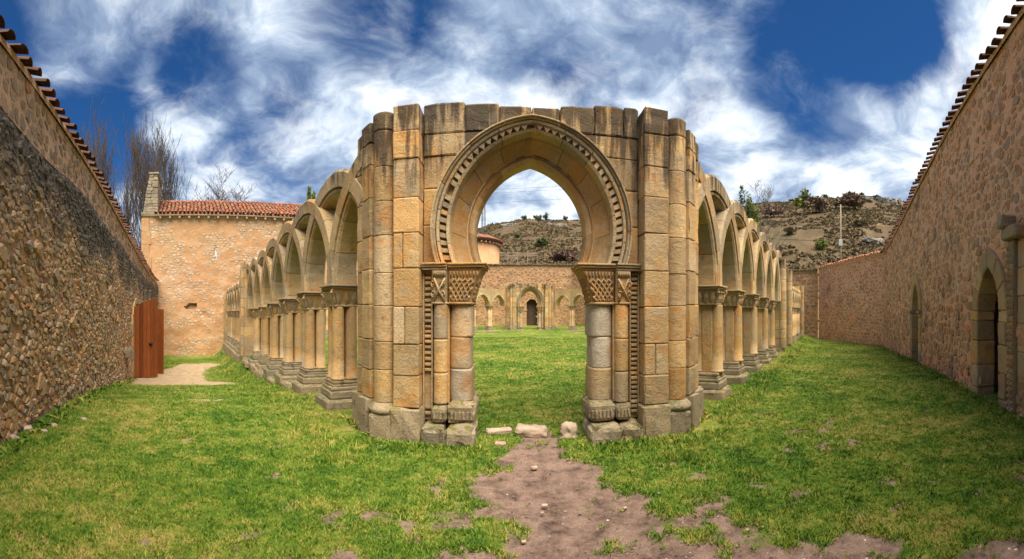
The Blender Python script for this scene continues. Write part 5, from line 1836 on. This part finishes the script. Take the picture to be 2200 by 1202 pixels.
def bush(name, px, r, w, h, mat, label, seed, cat='shrub', group='shrubs on the hillside', n=420, dz=0.0, trunk=True):
    a = (px - 1100) / FPX
    x, y = r * math.sin(a), r * math.cos(a)
    z = float(hill_z(np.array([r]), np.array([a]))[0]) + dz
    rgn = np.random.default_rng(seed)
    T = empty(name, (x, y, z), 0, label, cat, group)
    V = leaf_mass(rgn, n, w / 2, h * 0.36, h * 0.58, 0.09 + 0.035 * w)
    obj('crown', np_mesh('crown', V, np.arange(len(V)), 3, mat), T)
    mb = MB()
    rr = random.Random(seed)
    for k in range(5):
        mb.add(tube([(0, 0, -0.4), (rr.uniform(-.2, .2) * w, rr.uniform(-.2, .2) * w, h * 0.35), (rr.uniform(-.4, .4) * w, rr.uniform(-.4, .4) * w, h * rr.uniform(.6, .9))], [0.05 + .012 * h, 0.04, 0.015], 4))
    obj('trunk', mb.mesh('trunk', M_TWIG), T)
    return T


sky_bushes = [(1700, 4.6, 2.6, 'low round dark shrub on the skyline, farthest from the tiled wall'), (1736, 3.2, 2.4, 'small dark shrub second along the skyline'), (1772, 6.2, 4.2, 'wide dark shrub third along the skyline'),
              (1800, 2.2, 2.2, 'little dark shrub beside the wide skyline shrub'), (1832, 5.0, 3.0, 'flattened dark shrub fourth along the skyline'), (1853, 5.4, 5.0, 'tallest dark shrub on the skyline above the crag'),
              (1883, 5.0, 3.6, 'spreading dark shrub on the skyline next to the tallest'), (1918, 1.8, 2.4, 'narrow dark shrub near the end of the skyline'), (1928, 2.0, 1.8, 'last small dark shrub where the skyline dips to the wall')]
for i, (px, w, h, lb) in enumerate(sky_bushes):
    bush('skyline_shrub', px, 173, w * 0.7, h * 0.62, M_SCRUB if i in (3, 7) else M_LEAF, lb, 100 + i, group='shrubs along the skyline', n=320, dz=-0.6)
arch_bushes = [(1173, 173, 3.4, 3.8, 'round dark tree on the skyline in the middle of the arch'), (1214, 173, 2.6, 2.6, 'smaller round tree on the skyline towards the arch jamb'), (1150, 173, 2.2, 2.4, 'little skyline tree beside the round dark tree'),
               (1126, 165, 2.4, 2.6, 'dark bush just under the skyline seen through the arch'), (1157, 150, 2.6, 4.6, 'tall dark evergreen on the slope seen through the arch'), (1162, 92, 3.4, 3.0, 'olive green bush above the meadow seen through the arch'),
               (1110, 110, 2.0, 2.2, 'small dark bush low on the slope beside the apse')]
for i, (px, r, w, h, lb) in enumerate(arch_bushes):
    bush('hill_tree', px, r, w, h, M_LEAF, lb, 130 + i, 'tree', 'trees seen through the arch', n=380, dz=-0.3)
mid = [(1728, 120, 6.5, 7.5, M_OLIVE, 'pale green tree standing alone on the slope', 'tree'), (1665, 118, 8.5, 4.6, M_PURPLE, 'purple leafless thicket beside the arcade tops', 'shrub'), (1756, 116, 7.5, 5.5, M_PURPLE, 'purple leafless thicket next to the pale green tree', 'shrub'),
       (1825, 122, 11.0, 5.5, M_PURPLE, 'widest purple thicket behind the utility pole', 'shrub'), (1800, 128, 4.0, 3.4, M_LEAF, 'dark evergreen bush above the utility pole', 'shrub'), (1763, 75, 2.8, 2.6, M_OLIVE, 'small green bush above the tiled end wall', 'shrub'),
       (1718, 150, 3.0, 3.6, M_LEAF, 'dark upright bush high on the slope', 'shrub'), (1697, 85, 3.0, 2.2, M_SCRUB, 'brown bush low above the slender gallery', 'shrub'), (1850, 90, 4, 2.4, M_SCRUB, 'brown bush beside the lower crag', 'shrub'), (1215, 75, 6, 2.2, M_PURPLE, 'purplish thicket above the meadow near the arch jamb', 'shrub')]
for i, (px, r, w, h, m_, lb, ct) in enumerate(mid):
    bush('hill_shrub' if ct == 'shrub' else 'slope_tree', px, r, w, h, m_, lb, 160 + i, ct, n=900 if w > 5 else 420, dz=-0.3)


def crag(px, r, w, h, label, seed):
    a = (px - 1100) / FPX
    z = float(hill_z(np.array([r]), np.array([a]))[0])
    T = empty('rock_outcrop', (r * math.sin(a), r * math.cos(a), z), -a, label, 'rock', 'rock outcrops on the hill')
    rr = random.Random(seed)
    for k in range(7):
        s_ = rr.uniform(.3, .6)
        v, f = rblock(-w * s_ * .5, w * s_ * .5, -w * .25, w * .25, -h * .5, h * s_ * 1.1, rad=h * .16, amp=h * .20, seed=seed + k, k=3)
        obj('boulder', mesh('boulder', v, f, M_CRAG), T, (rr.uniform(-.45, .45) * w, rr.uniform(-.2, .2) * w, rr.uniform(-.1, .1) * h), (rr.uniform(-.2, .2), rr.uniform(-.3, .3), rr.uniform(-.6, .6)))


crag(1914, 152, 7, 3, 'large grey crag high on the hill close to the tiled wall', 1)
crag(1845, 150, 9, 1.6, 'broken grey rocks below the tallest skyline shrub', 20)
crag(1862, 82, 5, 1.0, 'pale rock ledge above the tiled end wall', 40)
crag(1190, 140, 7, 1.3, 'broken grey rocks near the ridge seen through the arch', 60)
crag(1090, 140, 6, 1.2, 'grey rocks on the slope beside the lattice mast', 80)

# ------------------------------------------------------------------ bare trees behind the church and the wall
def bare_tree(px, r, h, label, seed, spread=0.22, base=-1.5, dens=1.0, rad=0.16, multi=1, group='leafless poplars behind the church'):
    a = (px - 1100) / FPX
    T = empty('bare_tree', (r * math.sin(a), r * math.cos(a), base), 0, label, 'tree', group)
    rr = random.Random(seed)
    tr = MB(); br = MB()
    def grow(p, d, L, rd, lev):
        n = 4
        pts = [p]; rads = [rd]
        q = Vector(p); dd = Vector(d)
        for i in range(n):
            dd = (dd + Vector((rr.gauss(0, .09), rr.gauss(0, .09), 0.10 if lev else 0.03))).normalized()
            q = q + dd * (L / n)
            pts.append(tuple(q)); rads.append(rd * (1 - 0.8 * (i + 1) / n) + 0.006)
        (tr if lev == 0 else br).add(tube(pts, rads, 5 if lev == 0 else 3, lev == 0))
        if lev >= 3: return
        m = int([25, 7, 3][lev] * dens)
        for k in range(m):
            t = rr.uniform(0.16 if lev == 0 else 0.2, 0.97)
            f = t * n; i = min(int(f), n - 1)
            b = Vector(pts[i]).lerp(Vector(pts[i + 1]), f - i)
            az = rr.uniform(0, 6.283); sp = spread * rr.uniform(0.8, 1.6) * (1.25 if lev else 1)
            nd = (dd * 0.4 + Vector((math.cos(az) * sp * 2, math.sin(az) * sp * 2, 0.9))).normalized()
            LL2 = L * (0.46 if lev == 0 else 0.5) * (1 - 0.55 * t if lev == 0 else 1) * rr.uniform(0.7, 1.2)
            grow(tuple(b), nd, LL2, max(0.017, rads[i] * 0.42), lev + 1)
    for k in range(multi):
        o = (rr.uniform(-.5, .5) * (k > 0) * 1.4, rr.uniform(-.5, .5) * (k > 0) * 1.4, 0)
        grow(o, (rr.uniform(-.08, .08), rr.uniform(-.08, .08), 1), h * rr.uniform(.9, 1.0), rad, 0)
    obj('trunk', tr.mesh('trunk', M_BARK), T)
    obj('crown', br.mesh('crown', M_TWIG), T)


for i, (px, py, r, sp, lb, mu) in enumerate(((196, 268, 44, .12, 'slim bare poplar just above the tiles of the old wall', 1), (240, 285, 40, .13, 'bare poplar second from the old wall tiles', 1), (268, 278, 43, .13, 'tall bare poplar standing left of the bell gable', 1),
                                            (300, 300, 41, .15, 'bushy bare poplar behind the corner of the church', 1), (327, 302, 46, .10, 'slim bare poplar rising directly behind the bell gable', 1), (378, 296, 42, .15, 'dark bare poplar nearest the roof beside the bell gable', 1),
                                            (350, 330, 47, .10, 'thin bare poplar between the bell gable and the dark poplar', 1), (440, 385, 44, .60, 'low spreading bare tree over the church roof', 2), (468, 400, 46, .60, 'smallest bare treetop over the church roof ridge', 1))):
    H = ((HZ - py) / FPX * r + EYE + 1.5) * 0.93
    bare_tree(px, r, H, lb, 300 + i, sp, multi=mu, rad=0.17)


def conifer(px, py, r, w, label, seed, mat, base_z, cat='tree'):
    a = (px - 1100) / FPX
    H = (HZ - py) / FPX * r + EYE - base_z
    T = empty('conifer', (r * math.sin(a), r * math.cos(a), base_z), 0, label, cat, 'trees beyond the galleries')
    obj('trunk', mesh('trunk', *tube([(0, 0, -0.5), (0, 0, H * .6), (0, 0, H * .97)], [0.16, 0.1, 0.02], 7), M_BARK), T)
    rgn = np.random.default_rng(seed)
    n = 2600
    t = rgn.random(n) ** 0.8
    an = rgn.random(n) * 6.283
    lump = 0.7 + 0.35 * np.sin(an * 3 + t * 20) * np.sin(t * 31)
    rad = w * (1 - t) ** 0.8 * lump * (0.5 + 0.5 * rgn.random(n) ** .5)
    P = np.stack([np.cos(an) * rad, np.sin(an) * rad, H * (0.12 + 0.88 * t)], -1)
    V = (P[:, None, :] + rgn.normal(size=(n, 3, 3)) * np.array([.10, .10, .16])).reshape(-1, 3)
    obj('crown', np_mesh('crown', V, np.arange(len(V)), 3, mat), T)


conifer(664, 405, 40, 0.55, 'tip of a narrow cypress above the church roof and gallery', 1, M_OLIVE, -1)
conifer(674, 416, 40.5, 0.45, 'second lower cypress tip beside the first', 2, M_OLIVE, -1)
bush('pine_tree', 1596, 62, 2.6, 14.5, M_LEAF, 'green pine rising behind the arcade tops', 3, 'tree', 'trees beyond the galleries', n=1300, dz=-0.5)
bush('pine_tree', 1612, 64, 2.4, 12.4, M_OLIVE, 'lower green pine at the side of the taller one', 4, 'tree', 'trees beyond the galleries', n=1100, dz=-0.5)
bare_tree(1640, 70, (HZ - 412) / FPX * 70 - 2, 'pale leafless tree beside the pines', 340, 0.5, base=4.0, group='trees beyond the galleries')

# ------------------------------------------------------------------ mast, pole, wires, fence
def lattice_mast(px, py, r, w, label):
    a = (px - 1100) / FPX
    zb = float(hill_z(np.array([r]), np.array([a]))[0]) - 0.3
    zt = (HZ - py) / FPX * r + EYE
    H = zt - zb
    T = empty('lattice_mast', (r * math.sin(a), r * math.cos(a), zb), 0.3, label, 'mast')
    c = [(-1, -1), (1, -1), (1, 1), (-1, 1)]
    for i in range(4):
        x, y = c[i]
        obj('leg', mesh('leg', *tube([(x * w, y * w, 0), (x * w * .75, y * w * .75, H)], [0.09, 0.08], 5), M_STEEL), T)
    n = 12
    for k in range(n):
        z0, z1 = H * k / n, H * (k + 1) / n
        w0, w1 = w * (1 - .25 * k / n), w * (1 - .25 * (k + 1) / n)
        mb = MB()
        for i in range(4):
            p, q = c[i], c[(i + 1) % 4]
            mb.add(tube([(p[0] * w0, p[1] * w0, z0), (q[0] * w1, q[1] * w1, z1)], [0.05, 0.05], 4))
            mb.add(tube([(p[0] * w1, p[1] * w1, z1), (q[0] * w1, q[1] * w1, z1)], [0.04, 0.04], 4))
        obj('brace', mb.mesh('brace', M_STEEL), T)
    obj('crossarm', mesh('crossarm', *box(-1.0, 1.0, -.05, .05, H - .5, H - .38), M_STEEL), T)
    return T


lattice_mast(1039, 419, 150, 0.62, 'steel lattice mast on the hill shoulder seen through the arch')


def dirp(px, py, r):
    a = (px - 1100) / FPX
    return Vector((r * math.sin(a), r * math.cos(a), EYE + (HZ - py) / FPX * r))


def wire(p, q, sag, rad, label, group=None):
    pts = [tuple(p.lerp(q, t / 24) - Vector((0, 0, sag * 4 * (t / 24) * (1 - t / 24)))) for t in range(25)]
    tag(obj('power_line', mesh('power_line', *tube(pts, [rad] * 25, 5), M_IRON)), label, 'wire', group)


wire(dirp(1010, 411, 165), dirp(1420, 396, 165), 0.8, 0.035, 'uppermost thin power line across the sky in the arch', 'power lines in the arch')
wire(dirp(1010, 419, 165), dirp(1420, 402, 165), 0.8, 0.035, 'middle thin power line across the sky in the arch', 'power lines in the arch')
wire(dirp(1010, 440, 160), dirp(1420, 424, 160), 0.5, 0.035, 'lowest thin power line across the sky in the arch', 'power lines in the arch')


def utility_pole():
    r = 55.0
    a = (1806 - 1100) / FPX
    zb = float(hill_z(np.array([r]), np.array([a]))[0]) - 0.5
    zt = (HZ - 440) / FPX * r + EYE
    T = empty('utility_pole', (r * math.sin(a), r * math.cos(a), zb), -a, 'wooden utility pole with a white box on the slope above the end wall', 'pole')
    H = zt - zb
    obj('post', mesh('post', *tube([(0, 0, 0), (0, 0, H * .5), (0, 0, H)], [0.13, 0.115, 0.09], 8), M_GREYWOOD, True), T)
    zbx = (HZ - 522) / FPX * r + EYE - zb
    obj('meter_box', mesh('meter_box', *rblock(-0.24, 0.24, -0.30, -0.12, zbx - .42, zbx + .42, rad=0.03, amp=0, k=0), M_PAINT), T)
    obj('crossarm', mesh('crossarm', *box(-0.5, 0.5, -.05, .05, H - .35, H - .24), M_GREYWOOD), T)
    wz = EYE + (HZ - 517) / FPX * r
    p = Vector((r * math.sin(a), r * math.cos(a), wz))
    wire(dirp(1600, 507, 62), p, 0.3, 0.03, 'dark cable slung from the arcade side to the pole', 'cables of the utility pole')
    wire(p, dirp(1990, 530, 50), 0.3, 0.03, 'dark cable slung from the pole to the tall wall', 'cables of the utility pole')


utility_pole()


def fence():
    r = 62.0
    T = None
    pts = []
    for k in range(5):
        px = 1070 + 21 * k
        a = (px - 1100) / FPX; rr_ = r + 1.2 * k
        z = EYE + (HZ - 554 - 1.2 * k * 0) / FPX * rr_
        pts.append(Vector((rr_ * math.sin(a), rr_ * math.cos(a), z)))
    T = empty('rail_fence', tuple(pts[0]), 0, 'rustic post and rail fence in the meadow beside the apse', 'fence')
    for k, p in enumerate(pts):
        q = p - pts[0]
        obj('post', mesh('post', *tube([(q.x, q.y, q.z - 2.0), (q.x, q.y, q.z + 0.85 + 0.2 * (k % 2))], [0.07, 0.06], 7), M_GREYWOOD), T)
        if k < len(pts) - 1:
            n = pts[k + 1] - pts[0]
            for hz_ in (0.35, 0.72):
                obj('rail', mesh('rail', *tube([(q.x, q.y, q.z + hz_), (n.x, n.y, n.z + hz_ + rg.uniform(-.16, .1))], [0.05, 0.04], 6), M_GREYWOOD), T)


fence()
